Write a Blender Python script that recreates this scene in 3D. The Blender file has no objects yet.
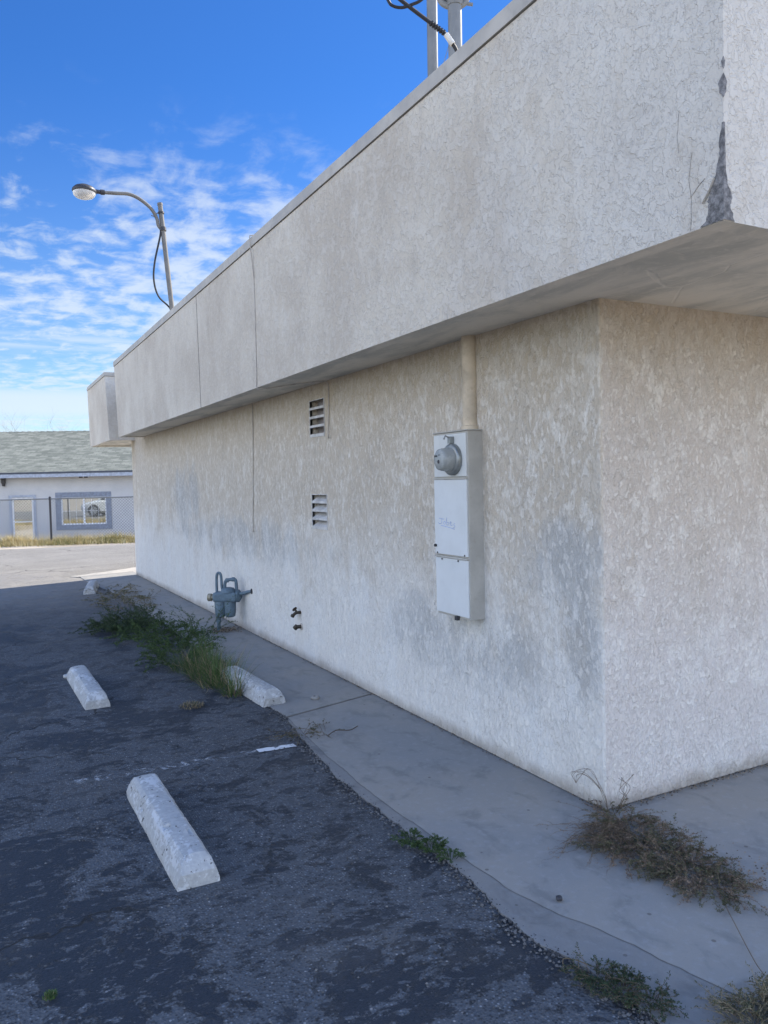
import bpy, math, random
from mathutils import Vector, Matrix, noise
R = math.radians
rnd = random.Random(7)
scn = bpy.context.scene
COL = scn.collection

# ------------------------------------------------------------------ camera
cam_d = bpy.data.cameras.new('camera')
cam = bpy.data.objects.new('camera', cam_d); COL.objects.link(cam)
cam_d.sensor_fit = 'HORIZONTAL'; cam_d.sensor_width = 36; cam_d.lens = 36*785/768
cam_d.clip_end = 3000; cam_d.clip_start = 0.05
yaw, pit, rol = R(27.8506), R(2.30697), R(-1.30743)
fw = Vector((math.sin(yaw)*math.cos(pit), math.cos(yaw)*math.cos(pit), -math.sin(pit)))
rt = Vector((math.cos(yaw), -math.sin(yaw), 0)); up = rt.cross(fw)
rt2 = rt*math.cos(rol)+up*math.sin(rol); up2 = -rt*math.sin(rol)+up*math.cos(rol)
m = Matrix((rt2, up2, -fw)).transposed().to_4x4(); m.translation = (0, 0, 1.6)
cam.matrix_world = m
scn.camera = cam

# ------------------------------------------------------------------ light
SUN_EL, SUN_AZ = R(40), math.atan2(1, 0.235)        # azimuth clockwise from +Y
sd = bpy.data.lights.new('sun', 'SUN'); sd.energy = 3.3; sd.angle = R(0.53); sd.color = (1, .93, .82)
sun = bpy.data.objects.new('sun', sd); COL.objects.link(sun)
sdir = Vector((math.sin(SUN_AZ)*math.cos(SUN_EL), math.cos(SUN_AZ)*math.cos(SUN_EL), math.sin(SUN_EL)))
sun.rotation_euler = sdir.to_track_quat('Z', 'Y').to_euler(); sun.location = sdir*60
scn.view_settings.view_transform = 'Standard'; scn.view_settings.look = 'None'
scn.view_settings.exposure = 1.75; scn.view_settings.gamma = 1
SKY = 0.15

class NT:
    def __init__(s, tree): s.t = tree; s.n = tree.nodes; s.l = tree.links
    def new(s, typ, **kw):
        n = s.n.new(typ)
        for k, v in kw.items():
            if hasattr(n, k): setattr(n, k, v)
        return n
    def set(s, n, **kw):
        for k, v in kw.items():
            k = k.replace('_', ' ')
            i = n.inputs[k]
            if isinstance(v, bpy.types.NodeSocket): s.l.new(v, i)
            else: i.default_value = v
        return n
    def link(s, a, b): s.l.new(a, b)
    def inp(s, sock, v):
        if isinstance(v, bpy.types.NodeSocket): s.l.new(v, sock)
        else: sock.default_value = v
    def math(s, op, a, b=0.0, c=0.0, clamp=False):
        n = s.new('ShaderNodeMath', operation=op); n.use_clamp = clamp
        s.inp(n.inputs[0], a); s.inp(n.inputs[1], b); s.inp(n.inputs[2], c); return n.outputs[0]
    def mix(s, f, a, b, mode='MIX'):
        n = s.new('ShaderNodeMix', data_type='RGBA', blend_type=mode); n.clamp_factor = True
        s.inp(n.inputs[0], f)
        for i, v in ((6, a), (7, b)):
            if not isinstance(v, bpy.types.NodeSocket) and len(v) == 3: v = (*v, 1)
            s.inp(n.inputs[i], v)
        return n.outputs[2]
    def ramp(s, f, lo, hi, a=0.0, b=1.0, smooth=True):
        n = s.new('ShaderNodeMapRange'); n.clamp = True
        if smooth: n.interpolation_type = 'SMOOTHSTEP'
        s.inp(n.inputs[0], f); n.inputs[1].default_value = lo; n.inputs[2].default_value = hi
        n.inputs[3].default_value = a; n.inputs[4].default_value = b
        return n.outputs[0]
    def map(s, v, scale=(1, 1, 1), loc=(0, 0, 0), rot=(0, 0, 0)):
        n = s.new('ShaderNodeMapping'); s.link(v, n.inputs[0])
        n.inputs[1].default_value = loc; n.inputs[2].default_value = rot; n.inputs[3].default_value = scale
        return n.outputs[0]
    def noise(s, v, scale, detail=4, rough=.55, dist=0.0, col=False):
        n = s.new('ShaderNodeTexNoise'); s.link(v, n.inputs['Vector'])
        n.inputs['Scale'].default_value = scale; n.inputs['Detail'].default_value = detail
        n.inputs['Roughness'].default_value = rough; n.inputs['Distortion'].default_value = dist
        return n.outputs[1 if col else 0]
    def voro(s, v, scale, feature='F1', rand=1.0):
        n = s.new('ShaderNodeTexVoronoi', feature=feature); s.link(v, n.inputs['Vector'])
        n.inputs['Scale'].default_value = scale; n.inputs['Randomness'].default_value = rand
        return n

world = bpy.data.worlds.new('World'); scn.world = world; world.use_nodes = True
w = NT(world.node_tree); w.n.clear()
sky = w.new('ShaderNodeTexSky', sky_type='NISHITA', sun_disc=False)
sky.sun_elevation = SUN_EL; sky.sun_rotation = SUN_AZ; sky.altitude = 900; sky.air_density = 1.0; sky.dust_density = 0.4; sky.ozone_density = 2.2
tc = w.new('ShaderNodeTexCoord').outputs['Generated']
sep = w.new('ShaderNodeSeparateXYZ'); w.link(tc, sep.inputs[0])
zz = w.math('ADD', w.math('MAXIMUM', sep.outputs[2], 0.0), 0.06)
comb = w.new('ShaderNodeCombineXYZ')
w.link(w.math('DIVIDE', sep.outputs[0], zz), comb.inputs[0]); w.link(w.math('DIVIDE', sep.outputs[1], zz), comb.inputs[1])
cp = comb.outputs[0]
puff = w.noise(w.map(cp, (1.5, 1.0, 1), rot=(0, 0, R(20))), 5.5, 5, .6, .35)
big = w.noise(w.map(cp, loc=(1.3, .4, 0)), .55, 3, .5, .3)
rip = w.noise(w.map(cp, (1, 2.6, 1), rot=(0, 0, R(-35))), 2.6, 6, .62, .6)
lowz = w.ramp(sep.outputs[2], .46, .28)           # more cloud towards the horizon
den = w.math('ADD', w.math('MULTIPLY', puff, .85), w.math('MULTIPLY', rip, .35))
den = w.math('ADD', den, w.math('MULTIPLY', big, .55))
den = w.math('ADD', den, w.math('MULTIPLY', lowz, .18))
vd = w.new('ShaderNodeVectorMath', operation='DOT_PRODUCT'); w.link(tc, vd.inputs[0]); vd.inputs[1].default_value = (.275, .902, .333)
den = w.math('ADD', den, w.math('MULTIPLY', w.ramp(vd.outputs['Value'], .984, .999), .135))   # a denser ripple patch
cl = w.ramp(den, .93, 1.24)
cl = w.math('MULTIPLY', cl, lowz)
bandn = w.noise(w.map(tc, (1.2, 1.2, 17)), 2.0, 5, .6, .6)
band = w.math('MULTIPLY', w.ramp(bandn, .45, .56), w.ramp(sep.outputs[2], .19, .09))
cl = w.math('MAXIMUM', cl, band)
sn = w.ramp(w.noise(w.map(tc, (1.5, 1.5, 22), loc=(.3, 0, 0)), 2.2, 5, .6, .3), .36, .52)
for zc_, hw_, am_ in ((.098, .030, 1.0), (.168, .013, .8)):
    st_ = w.math('MULTIPLY', w.math('MULTIPLY', w.ramp(w.math('ABSOLUTE', w.math('SUBTRACT', sep.outputs[2], zc_)), hw_, hw_*.2), sn), am_)
    cl = w.math('MAXIMUM', cl, st_)
cl = w.math('MULTIPLY', cl, .72)
tint = w.mix(w.ramp(sep.outputs[2], .02, .46), (.27, .315, .36), (.088, .205, .365))
hd = w.math('ADD', w.math('MULTIPLY', sep.outputs[0], .47), w.math('MULTIPLY', sep.outputs[1], .88))
away = w.ramp(hd, .45, -.05)                       # unseen sky half behind the camera, brightened to light the shaded walls
tint = w.mix(away, tint, (.66, .94, 1.20))
skyc = w.mix(1.0, sky.outputs[0], tint, 'MULTIPLY')
fill_veil = w.math('MULTIPLY', w.math('MULTIPLY', away, w.ramp(sep.outputs[2], .80, .42)), w.ramp(w.noise(cp, .9, 5, .6, .5), .36, .58))  # bright cloud added out of view as fill for the shaded side
colr = w.mix(cl, skyc, (1.65, 1.82, 2.0, 1))
colr = w.mix(w.math('MULTIPLY', fill_veil, .85), colr, (5.55, 5.3, 5.0, 1))
bg = w.new('ShaderNodeBackground'); w.link(colr, bg.inputs[0]); bg.inputs[1].default_value = SKY
wo = w.new('ShaderNodeOutputWorld'); w.link(bg.outputs[0], wo.inputs[0])

# ------------------------------------------------------------------ materials
def newmat(name, rough=.8, metal=0.0, spec=.3):
    ma = bpy.data.materials.new(name); ma.use_nodes = True
    t = NT(ma.node_tree); b = t.n['Principled BSDF']
    b.inputs['Roughness'].default_value = rough; b.inputs['Metallic'].default_value = metal
    b.inputs['Specular IOR Level'].default_value = spec
    pos = t.new('ShaderNodeNewGeometry').outputs['Position']
    return ma, t, b, pos
def bump(t, b, h, strength=.5, dist=.01, prev=None):
    n = t.new('ShaderNodeBump'); n.inputs['Strength'].default_value = strength; n.inputs['Distance'].default_value = dist
    t.inp(n.inputs['Height'], h)
    if prev: t.link(prev, n.inputs['Normal'])
    t.link(n.outputs[0], b.inputs['Normal']); return n.outputs[0]
def simple(name, color, rough=.6, metal=0.0, vary=.25, scale=12, dirt=(.12, .1, .08), dirtamt=.3, bmp=.2, obj=False, spec=.3):
    ma, t, b, pos = newmat(name, rough, metal, spec)
    if obj: pos = t.new('ShaderNodeTexCoord').outputs['Object']
    n1 = t.noise(pos, scale, 5, .6); n2 = t.noise(pos, scale*4.3, 4, .6)
    c = t.mix(t.ramp(n1, .3, .7), tuple(x*(1-vary) for x in color), tuple(min(1, x*(1+vary*.5)) for x in color))
    c = t.mix(t.math('MULTIPLY', t.ramp(n2, .52, .72), dirtamt), c, dirt)
    t.link(c, b.inputs['Base Color'])
    t.link(t.ramp(n1, .3, .7, max(0, rough-.12), min(1, rough+.12)), b.inputs['Roughness'])
    bump(t, b, n2, bmp, .002)
    return ma

def stucco(name, kind):
    ma, t, b, pos = newmat(name, .92, 0, .15)
    sep = t.new('ShaderNodeSeparateXYZ'); t.link(pos, sep.inputs[0]); z = sep.outputs[2]; yw = sep.outputs[1]
    fas = kind == 'fascia'
    st = pos if fas else t.map(pos, (1, 1, .62))
    wv = t.noise(pos, 55, 3, .7, 0, True)          # ragged the outline of the trowelled islands
    sca = t.new('ShaderNodeVectorMath', operation='SCALE'); t.link(wv, sca.inputs[0]); sca.inputs['Scale'].default_value = .016
    va = t.new('ShaderNodeVectorMath', operation='ADD'); t.link(st, va.inputs[0]); t.link(sca.outputs[0], va.inputs[1]); rg = va.outputs[0]
    lace = t.noise(rg, 26 if fas else 20, 3, .55, .2)
    lace2 = t.noise(t.map(rg, loc=(3, 7, 1)), 39, 3, .6, .1)
    plate = t.ramp(lace, .49, .53); plate2 = t.ramp(lace2, .50, .55)
    sand = t.noise(pos, 300, 3, .7); grit = t.noise(pos, 120, 4, .7)
    blot = t.noise(pos, 1.1, 5, .6); blot2 = t.noise(t.map(pos, (1, 1, .6)), 3.3, 6, .68, .3)
    meso = t.noise(t.map(pos, (1, 1, .7), (9, 1, 3)), 6.5, 8, .76, .15)
    edge = t.math('SUBTRACT', 1.0, t.ramp(t.math('ABSOLUTE', t.math('SUBTRACT', lace, .495)), 0.0, .013))  # thin dark rims painted as the small shadows around the trowelled islands
    edge = t.math('MULTIPLY', edge, t.ramp(t.noise(pos, 4.1, 4, .65), .36, .56))
    if fas:
        c = t.mix(t.ramp(blot, .35, .65), (.525, .465, .385), (.63, .575, .485))
        yz = t.math('ADD', yw, t.math('MULTIPLY', t.math('SUBTRACT', blot2, .5), 3.5))   # paler, greyer towards the near end of the fascia
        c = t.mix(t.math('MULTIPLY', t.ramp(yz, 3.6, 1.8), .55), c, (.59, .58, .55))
        c = t.mix(t.math('MULTIPLY', t.ramp(blot2, .54, .72), .40), c, (.44, .39, .325))
        dr = t.noise(t.map(pos, (1, 1, .09)), 7.5, 4, .6)
        c = t.mix(t.math('MULTIPLY', t.math('MULTIPLY', t.ramp(dr, .55, .72), t.ramp(z, 2.7, 3.55)), .32), c, (.36, .30, .24))
        c = t.mix(t.math('MULTIPLY', t.ramp(meso, .52, .68), .30), c, (.70, .68, .63)); c = t.mix(t.math('MULTIPLY', t.ramp(meso, .47, .33), .25), c, (.38, .35, .31))
        c = t.mix(t.math('MULTIPLY', plate, .16), c, (.70, .68, .64))
        c = t.mix(t.math('MULTIPLY', edge, .42), c, (.30, .28, .25))
    else:
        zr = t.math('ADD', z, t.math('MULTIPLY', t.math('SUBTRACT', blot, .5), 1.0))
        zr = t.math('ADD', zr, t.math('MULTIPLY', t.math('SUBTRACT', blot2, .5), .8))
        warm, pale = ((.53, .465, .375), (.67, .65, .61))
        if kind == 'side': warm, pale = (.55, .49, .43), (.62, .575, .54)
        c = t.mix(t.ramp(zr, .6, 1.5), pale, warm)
        if kind == 'wall':
            # grey paint blotches with ragged, drawn out edges
            nd = t.math('MULTIPLY', t.math('SUBTRACT', t.noise(t.map(pos, (1, 1, .6)), 2.6, 8, .76, .7), .5), 6.5)
            acc = None
            for cy, cz, ry, rz_ in ((3.05, 1.14, .32, .20), (2.92, .75, .14, .30), (4.30, .62, .60, .24), (3.60, .58, .42, .26), (10.6, 1.45, .9, .40), (8.6, 1.0, 2.6, .22)):
                dy = t.math('DIVIDE', t.math('SUBTRACT', yw, cy), ry); dz = t.math('DIVIDE', t.math('SUBTRACT', z, cz), rz_)
                d = t.math('ADD', t.math('MULTIPLY', dy, dy), t.math('MULTIPLY', dz, dz))
                acc = d if acc is None else t.math('MINIMUM', acc, d)
            pm = t.ramp(t.math('ADD', acc, nd), 1.5, -.1)
            c = t.mix(t.math('MULTIPLY', pm, .66), c, (.36, .375, .38))
            blu = t.math('MULTIPLY', pm, t.ramp(meso, .55, .66)); c = t.mix(t.math('MULTIPLY', blu, .6), c, (.27, .33, .40))
        c = t.mix(t.math('MULTIPLY', t.math('MULTIPLY', t.ramp(blot2, .52, .70), t.ramp(zr, .2, 1.2)), .5), c, (.42, .375, .315))
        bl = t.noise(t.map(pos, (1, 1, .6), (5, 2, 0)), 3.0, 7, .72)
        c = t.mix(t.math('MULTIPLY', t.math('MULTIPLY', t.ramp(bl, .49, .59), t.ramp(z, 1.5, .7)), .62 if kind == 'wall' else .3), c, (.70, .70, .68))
        fl = t.noise(t.map(pos, (1, 1, .5 if kind == 'wall' else .7)), 34 if kind == 'wall' else 44, 5, .70, .1); up_z = t.ramp(zr, .2, 1.5, .35, 1.0)
        c = t.mix(t.math('MULTIPLY', t.ramp(fl, .51, .60), .46), c, (.76, .73, .67))
        c = t.mix(t.math('MULTIPLY', t.math('MULTIPLY', t.ramp(fl, .47, .36), up_z), .36), c, (.35, .32, .275))
        c = t.mix(t.math('MULTIPLY', t.ramp(meso, .53, .62), .48), c, (.75, .725, .665))
        c = t.mix(t.math('MULTIPLY', t.math('MULTIPLY', t.ramp(meso, .46, .34), up_z), .40), c, (.37, .335, .285))
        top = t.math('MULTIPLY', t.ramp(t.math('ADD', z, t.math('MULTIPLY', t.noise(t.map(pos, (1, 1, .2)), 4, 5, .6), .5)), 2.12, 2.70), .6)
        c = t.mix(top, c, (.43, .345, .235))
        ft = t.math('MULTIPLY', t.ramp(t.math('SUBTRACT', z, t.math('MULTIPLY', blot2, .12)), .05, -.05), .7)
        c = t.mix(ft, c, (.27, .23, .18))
        c = t.mix(t.math('MULTIPLY', edge, .5), c, (.31, .28, .235))
        c = t.mix(t.math('MULTIPLY', plate, .14), c, (.72, .70, .65))
    t.link(c, b.inputs['Base Color'])
    hgt = t.math('ADD', t.math('MULTIPLY', plate, .45), t.math('MULTIPLY', plate2, .30))
    hgt = t.math('ADD', hgt, t.math('ADD', t.math('MULTIPLY', sand, .35), t.math('MULTIPLY', grit, .45)))
    if not fas: hgt = t.math('ADD', hgt, t.math('ADD', t.math('MULTIPLY', t.ramp(fl, .47, .58), .55), t.math('MULTIPLY', t.ramp(meso, .44, .60), .5)))
    bump(t, b, hgt, 1.0, .0045 if fas else .0042)
    return ma

M = {}
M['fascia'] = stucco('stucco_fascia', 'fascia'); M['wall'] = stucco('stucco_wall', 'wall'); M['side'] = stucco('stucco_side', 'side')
M['coping'] = simple('painted_coping', (.46, .43, .38), .55, 0, .18, 3, (.2, .18, .16), .25, .15)
M['roof'] = simple('roof_deck', (.42, .41, .39), .9)
M['foundation'] = simple('foundation', (.10, .095, .09), .95, bmp=.6)

def m_soffit():
    ma, t, b, pos = newmat('soffit_paint', .8, 0, .2)
    s1 = t.noise(t.map(pos, (1.6, .5, 1), rot=(0, 0, R(25))), 2.6, 5, .6, .5); s2 = t.noise(pos, 19, 4, .6, .5)
    c = t.mix(t.ramp(s1, .36, .62), (.50, .485, .43), (.72, .67, .575))
    c = t.mix(t.math('MULTIPLY', t.ramp(s2, .5, .7), .4), c, (.76, .71, .62))
    vor = t.voro(t.map(pos, (1, 1, 1)), 2.2, 'DISTANCE_TO_EDGE')
    wv = t.noise(pos, 6, 4, .6); 
    cr = t.ramp(t.math('ADD', vor.outputs[0], t.math('MULTIPLY', t.math('SUBTRACT', wv, .5), .1)), .014, .0)
    c = t.mix(t.math('MULTIPLY', cr, .5), c, (.7, .66, .58))
    t.link(c, b.inputs['Base Color']); bump(t, b, t.math('ADD', s2, t.math('MULTIPLY', cr, -.6)), .6, .006)
    return ma
M['soffit'] = m_soffit()

def m_asphalt(name, base, seal, scale=1.0, street=False):
    ma, t, b, pos = newmat(name, .9, 0, .25)
    v = t.voro(pos, 95); ag = v.outputs['Distance']; agc = v.outputs['Color']
    vf = t.noise(pos, 240, 2, .6)
    big = t.noise(pos, .5, 5, .6, .2); mid = t.noise(t.map(pos, (1.0, 1.15, 1)), 1.9, 11, .77, .4)
    sepc = t.new('ShaderNodeSeparateColor'); t.link(agc, sepc.inputs[0]); rv = sepc.outputs[0]
    c = t.mix(t.ramp(big, .3, .7), tuple(x*.8 for x in base), tuple(x*1.2 for x in base))
    # aggregate: light and dark stones
    stone = t.mix(t.math('POWER', rv, 1.6), (.025, .026, .028), tuple(min(1, x*2.6) for x in base))
    c = t.mix(t.math('MULTIPLY', t.ramp(ag, .55, .2), .75), c, stone)
    v2 = t.voro(t.map(pos, loc=(1, 1, 0)), 42); s2_ = t.new('ShaderNodeSeparateColor'); t.link(v2.outputs['Color'], s2_.inputs[0])
    c = t.mix(t.math('MULTIPLY', t.math('MULTIPLY', t.ramp(v2.outputs['Distance'], .45, .2), t.ramp(s2_.outputs[0], .55, .6)), .45), c, t.mix(s2_.outputs[1], (.03, .03, .032), (.19, .185, .18)))
    chips = t.math('MULTIPLY', t.ramp(rv, .982, .985), t.ramp(ag, .5, .3))
    c = t.mix(t.math('MULTIPLY', chips, .8), c, (.30, .29, .28))
    # patchy worn sealcoat, dark and smooth, broken into flakes
    mv = t.math('ADD', mid, t.math('MULTIPLY', t.math('SUBTRACT', big, .5), .65))
    sc = t.ramp(mv, .505, .53)
    flake = t.ramp(t.noise(t.map(pos, (1, 1.6, 1)), 13, 7, .72, .4), .55, .56)
    sc = t.math('MULTIPLY', sc, t.math('SUBTRACT', 1.0, flake))
    small = t.ramp(t.noise(t.map(pos, (1, 1.4, 1), (4, 9, 0)), 8, 8, .75, .3), .56, .575)
    sc = t.math('MAXIMUM', sc, t.math('MULTIPLY', small, .8))
    if street: sc = t.math('MULTIPLY', sc, .25)
    c = t.mix(t.math('MULTIPLY', sc, .84), c, seal)
    # dusty wash
    du = t.math('MULTIPLY', t.ramp(t.noise(pos, 1.3, 5, .65), .5, .75), .22)
    c = t.mix(du, c, (.2, .18, .155))
    # cracks
    cp_ = t.noise(pos, 2.4, 4, .6, 0, True)
    va = t.new('ShaderNodeVectorMath', operation='ADD'); t.link(pos, va.inputs[0])
    sca = t.new('ShaderNodeVectorMath', operation='SCALE'); t.link(cp_, sca.inputs[0]); sca.inputs['Scale'].default_value = .5
    t.link(sca.outputs[0], va.inputs[1])
    ve = t.voro(va.outputs[0], .55 if not street else .3, 'DISTANCE_TO_EDGE')
    cr = t.math('MULTIPLY', t.ramp(ve.outputs[0], .006, .001), t.ramp(big, .42, .55))
    c = t.mix(t.math('MULTIPLY', cr, .8), c, (.02, .02, .02))
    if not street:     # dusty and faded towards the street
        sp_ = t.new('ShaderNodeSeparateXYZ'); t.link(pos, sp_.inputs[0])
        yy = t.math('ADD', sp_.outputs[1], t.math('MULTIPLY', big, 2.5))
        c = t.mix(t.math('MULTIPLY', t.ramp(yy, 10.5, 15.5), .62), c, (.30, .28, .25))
    t.link(c, b.inputs['Base Color'])
    t.link(t.ramp(sc, 0, 1, .95, .62), b.inputs['Roughness'])
    hh = t.math('ADD', t.math('MULTIPLY', t.math('MULTIPLY', ag, -1.0), t.math('SUBTRACT', 1.0, t.math('MULTIPLY', sc, .75))), t.math('MULTIPLY', vf, .4))
    hh = t.math('ADD', hh, t.math('MULTIPLY', sc, .35)); hh = t.math('SUBTRACT', hh, t.math('MULTIPLY', cr, 1.5))
    bump(t, b, hh, .9, .006)
    return ma
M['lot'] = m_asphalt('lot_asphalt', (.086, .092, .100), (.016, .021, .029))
M['street'] = m_asphalt('street_asphalt', (.205, .195, .178), (.12, .116, .11), street=True)

def m_concrete(name, base, warm, dirty=.4):
    ma, t, b, pos = newmat(name, .85, 0, .25)
    n1 = t.noise(pos, .9, 6, .6, .3); n2 = t.noise(t.map(pos, (1.6, 1, 1)), 4.5, 5, .62, .5); n3 = t.noise(pos, 160, 3, .6); n4 = t.noise(pos, 26, 5, .65)
    c = t.mix(t.ramp(n1, .34, .66), base, warm)
    c = t.mix(t.math('MULTIPLY', t.ramp(n2, .48, .7), dirty), c, tuple(x*.5 for x in base))
    c = t.mix(t.math('MULTIPLY', t.ramp(n4, .5, .72), .34), c, tuple(x*1.45 for x in base))
    sp = t.voro(pos, 16); sp2 = t.new('ShaderNodeSeparateColor'); t.link(sp.outputs['Color'], sp2.inputs[0])
    dots = t.math('MULTIPLY', t.ramp(sp2.outputs[0], .90, .91), t.ramp(sp.outputs['Distance'], .16, .10))
    c = t.mix(t.math('MULTIPLY', dots, .6), c, (.07, .06, .055))
    c = t.mix(t.math('MULTIPLY', t.ramp(n3, .55, .75), .3), c, tuple(x*.6 for x in base))
    t.link(c, b.inputs['Base Color'])
    bump(t, b, t.math('ADD', t.math('MULTIPLY', n3, .6), n4), .45, .003)
    return ma
M['concrete'] = m_concrete('sidewalk_concrete', (.215, .22, .22), (.265, .25, .225))
M['concrete_dark'] = m_concrete('old_concrete', (.18, .185, .188), (.21, .203, .19), .5)
M['seam_shade'] = simple('seam_shade', (.14, .135, .125), .95)  # shade colour for the strip along the slab edge
M['apron'] = m_concrete('apron_concrete', (.30, .285, .26), (.36, .335, .30), .3)

def m_stop():
    ma, t, b, pos = newmat('worn_white_stop', .8, 0, .25)
    pos = t.new('ShaderNodeTexCoord').outputs['Object']
    info = t.new('ShaderNodeObjectInfo').outputs['Location']
    va = t.new('ShaderNodeVectorMath', operation='ADD'); t.link(pos, va.inputs[0]); t.link(info, va.inputs[1]); pos = va.outputs[0]
    n1 = t.noise(t.map(pos, (1.6, .8, 1.6)), 6, 7, .74, .2); n2 = t.noise(pos, 45, 4, .65); n3 = t.noise(pos, 180, 3, .6); n4 = t.noise(pos, 3, 4, .6)
    paint = t.ramp(t.math('ADD', n1, t.math('MULTIPLY', t.math('SUBTRACT', n2, .5), .4)), .535, .56)
    conc = t.mix(t.ramp(n2, .35, .65), (.34, .345, .34), (.41, .41, .40))
    pc = t.mix(t.ramp(n4, .3, .7), (.50, .515, .53), (.60, .61, .615))
    c = t.mix(t.math('MULTIPLY', paint, .65), conc, pc)
    pit = t.math('MULTIPLY', t.ramp(t.noise(pos, 26, 5, .78, .2), .615, .635), .9)
    c = t.mix(pit, c, (.06, .055, .05))
    t.link(c, b.inputs['Base Color'])
    bump(t, b, t.math('SUBTRACT', t.math('ADD', t.math('MULTIPLY', paint, .35), t.math('MULTIPLY', n3, .6)), t.math('MULTIPLY', pit, 1.2)), .7, .004)
    return ma
M['stop'] = m_stop()
M['line'] = None
def m_line(name, thr, soft=.05, amt=1.0):
    ma, t, b, pos = newmat(name, .8, 0, .2)
    n1 = t.noise(pos, 20, 6, .7, .4); n2 = t.noise(pos, 90, 3, .6); n3 = t.noise(pos, 4, 3, .6)
    b.inputs['Base Color'].default_value = (.60, .61, .62, 1); bump(t, b, n2, .6, .004)
    f = t.ramp(t.math('ADD', t.math('ADD', n1, t.math('MULTIPLY', n2, .2)), t.math('MULTIPLY', t.math('SUBTRACT', n3, .5), .3)), thr, thr+soft, 0, amt)
    tr = t.new('ShaderNodeBsdfTransparent'); mx = t.new('ShaderNodeMixShader'); t.link(f, mx.inputs[0])
    t.link(tr.outputs[0], mx.inputs[1]); t.link(b.outputs[0], mx.inputs[2]); t.link(mx.outputs[0], t.n['Material Output'].inputs['Surface']); return ma
M['line_new'] = m_line('line_paint_fresh', .50)
M['line_old'] = m_line('line_paint_worn', .60, .14, .42)

M['box_front'] = simple('meter_box_front', (.58, .60, .60), .5, 0, .05, 6, (.4, .4, .38), .10, .05)
M['box_side'] = simple('meter_box_side', (.42, .405, .365), .55, 0, .12, 8, (.3, .27, .22), .25, .1)
M['grey_metal'] = simple('grey_metal', (.26, .275, .27), .42, .6, .2, 14, (.2, .2, .19), .3, .1)
M['galv'] = simple('galvanised', (.20, .21, .215), .6, .15, .2, 6, (.25, .25, .25), .3, .1)
M['gas_paint'] = simple('gas_meter_paint', (.11, .16, .20), .55, 0, .25, 14, (.07, .06, .05), .4, .25)
M['gas_brass'] = simple('gas_union', (.30, .27, .2), .5, .4, .2, 20)
M['pole'] = simple('weathered_pole', (.17, .165, .155), .7, .1, .25, 9, (.14, .12, .1), .35, .2)
M['black'] = simple('black_rubber', (.022, .022, .025), .55, 0, .2, 20, (.08, .08, .08), .2, .1)
M['dark_metal'] = simple('dark_metal', (.05, .05, .055), .5, .3, .2, 20)
M['tag'] = simple('white_tag', (.65, .63, .58), .6)
M['brass'] = simple('corroded_brass', (.055, .045, .035), .6, .4, .3, 40, (.1, .14, .1), .3, .4)
M['mortar'] = simple('exposed_mortar', (.21, .205, .205), .95, 0, .6, 60, (.06, .058, .058), .7, 1.0)
M['seal'] = simple('joint_and_crack', (.20, .18, .16), .9)  # dark colour of the control joint and hairline cracks
M['cable'] = simple('painted_cable', (.46, .42, .37), .7)
M['louvre'] = simple('vent_louvre', (.52, .51, .49), .7)
M['dark'] = simple('vent_dark', (.24, .215, .20), .9)
M['ink'] = simple('blue_ink', (.33, .42, .66), .7)
M['conduit'] = simple('conduit_paint', (.52, .44, .33), .7, 0, .25, 7, (.30, .24, .17), .4, .3)

def m_glass(name, refl=.85, tint=(.8, .85, .85)):
    ma, t, b, pos = newmat(name, .03, 0, 1)
    b.inputs['Base Color'].default_value = (.03, .03, .03, 1)
    g = t.new('ShaderNodeBsdfGlossy'); g.inputs['Color'].default_value = (*tint, 1); g.inputs['Roughness'].default_value = .015
    mx = t.new('ShaderNodeMixShader'); mx.inputs[0].default_value = refl
    t.link(b.outputs[0], mx.inputs[1]); t.link(g.outputs[0], mx.inputs[2])
    t.link(mx.outputs[0], t.n['Material Output'].inputs['Surface']); return ma
M['mirror'] = m_glass('house_window_glass', .7)
M['carglass'] = m_glass('car_window_glass', .25)
def m_lens():
    ma, t, b, pos = newmat('lamp_lens', .25, 0, .6)
    n = t.noise(pos, 40, 3, .6); t.link(t.mix(n, (.55, .56, .57), (.8, .8, .79)), b.inputs['Base Color']); 
    b.inputs['Transmission Weight'].default_value = .25; return ma
M['lens'] = m_lens()
M['meter_glass'] = simple('meter_cover', (.29, .305, .295), .22, 0, .15, 20, (.3, .3, .3), .2, .05)

def m_leaf(name, c1, c2, scale=6):
    ma, t, b, pos = newmat(name, .65, 0, .25)
    n = t.noise(pos, scale, 4, .6); g = t.new('ShaderNodeNewGeometry').outputs['Random Per Island']
    f = t.math('ADD', t.math('MULTIPLY', n, .6), t.math('MULTIPLY', g, .5))
    t.link(t.mix(t.ramp(f, .3, .8), c1, c2), b.inputs['Base Color'])
    tr = t.new('ShaderNodeBsdfTranslucent'); t.link(t.mix(t.ramp(f, .3, .8), c1, c2), tr.inputs[0])
    mx = t.new('ShaderNodeMixShader'); mx.inputs[0].default_value = .25
    t.link(b.outputs[0], mx.inputs[1]); t.link(tr.outputs[0], mx.inputs[2]); t.link(mx.outputs[0], t.n['Material Output'].inputs['Surface'])
    return ma
M['leaf'] = m_leaf('weed_green', (.035, .065, .022), (.085, .13, .045))
M['leaf_dark'] = m_leaf('weed_dark_green', (.030, .050, .026), (.065, .092, .045))
M['grass_green'] = m_leaf('grass_green', (.05, .095, .03), (.12, .17, .06))
M['leaf_grey'] = m_leaf('weed_grey_green', (.055, .065, .038), (.16, .15, .085))
M['dry'] = m_leaf('dry_stem', (.17, .13, .08), (.36, .29, .18))
M['dry_dark'] = m_leaf('dry_twig', (.09, .065, .045), (.2, .15, .1))
M['dry_brown'] = m_leaf('dry_brown_leaf', (.13, .095, .07), (.29, .22, .16))
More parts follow.
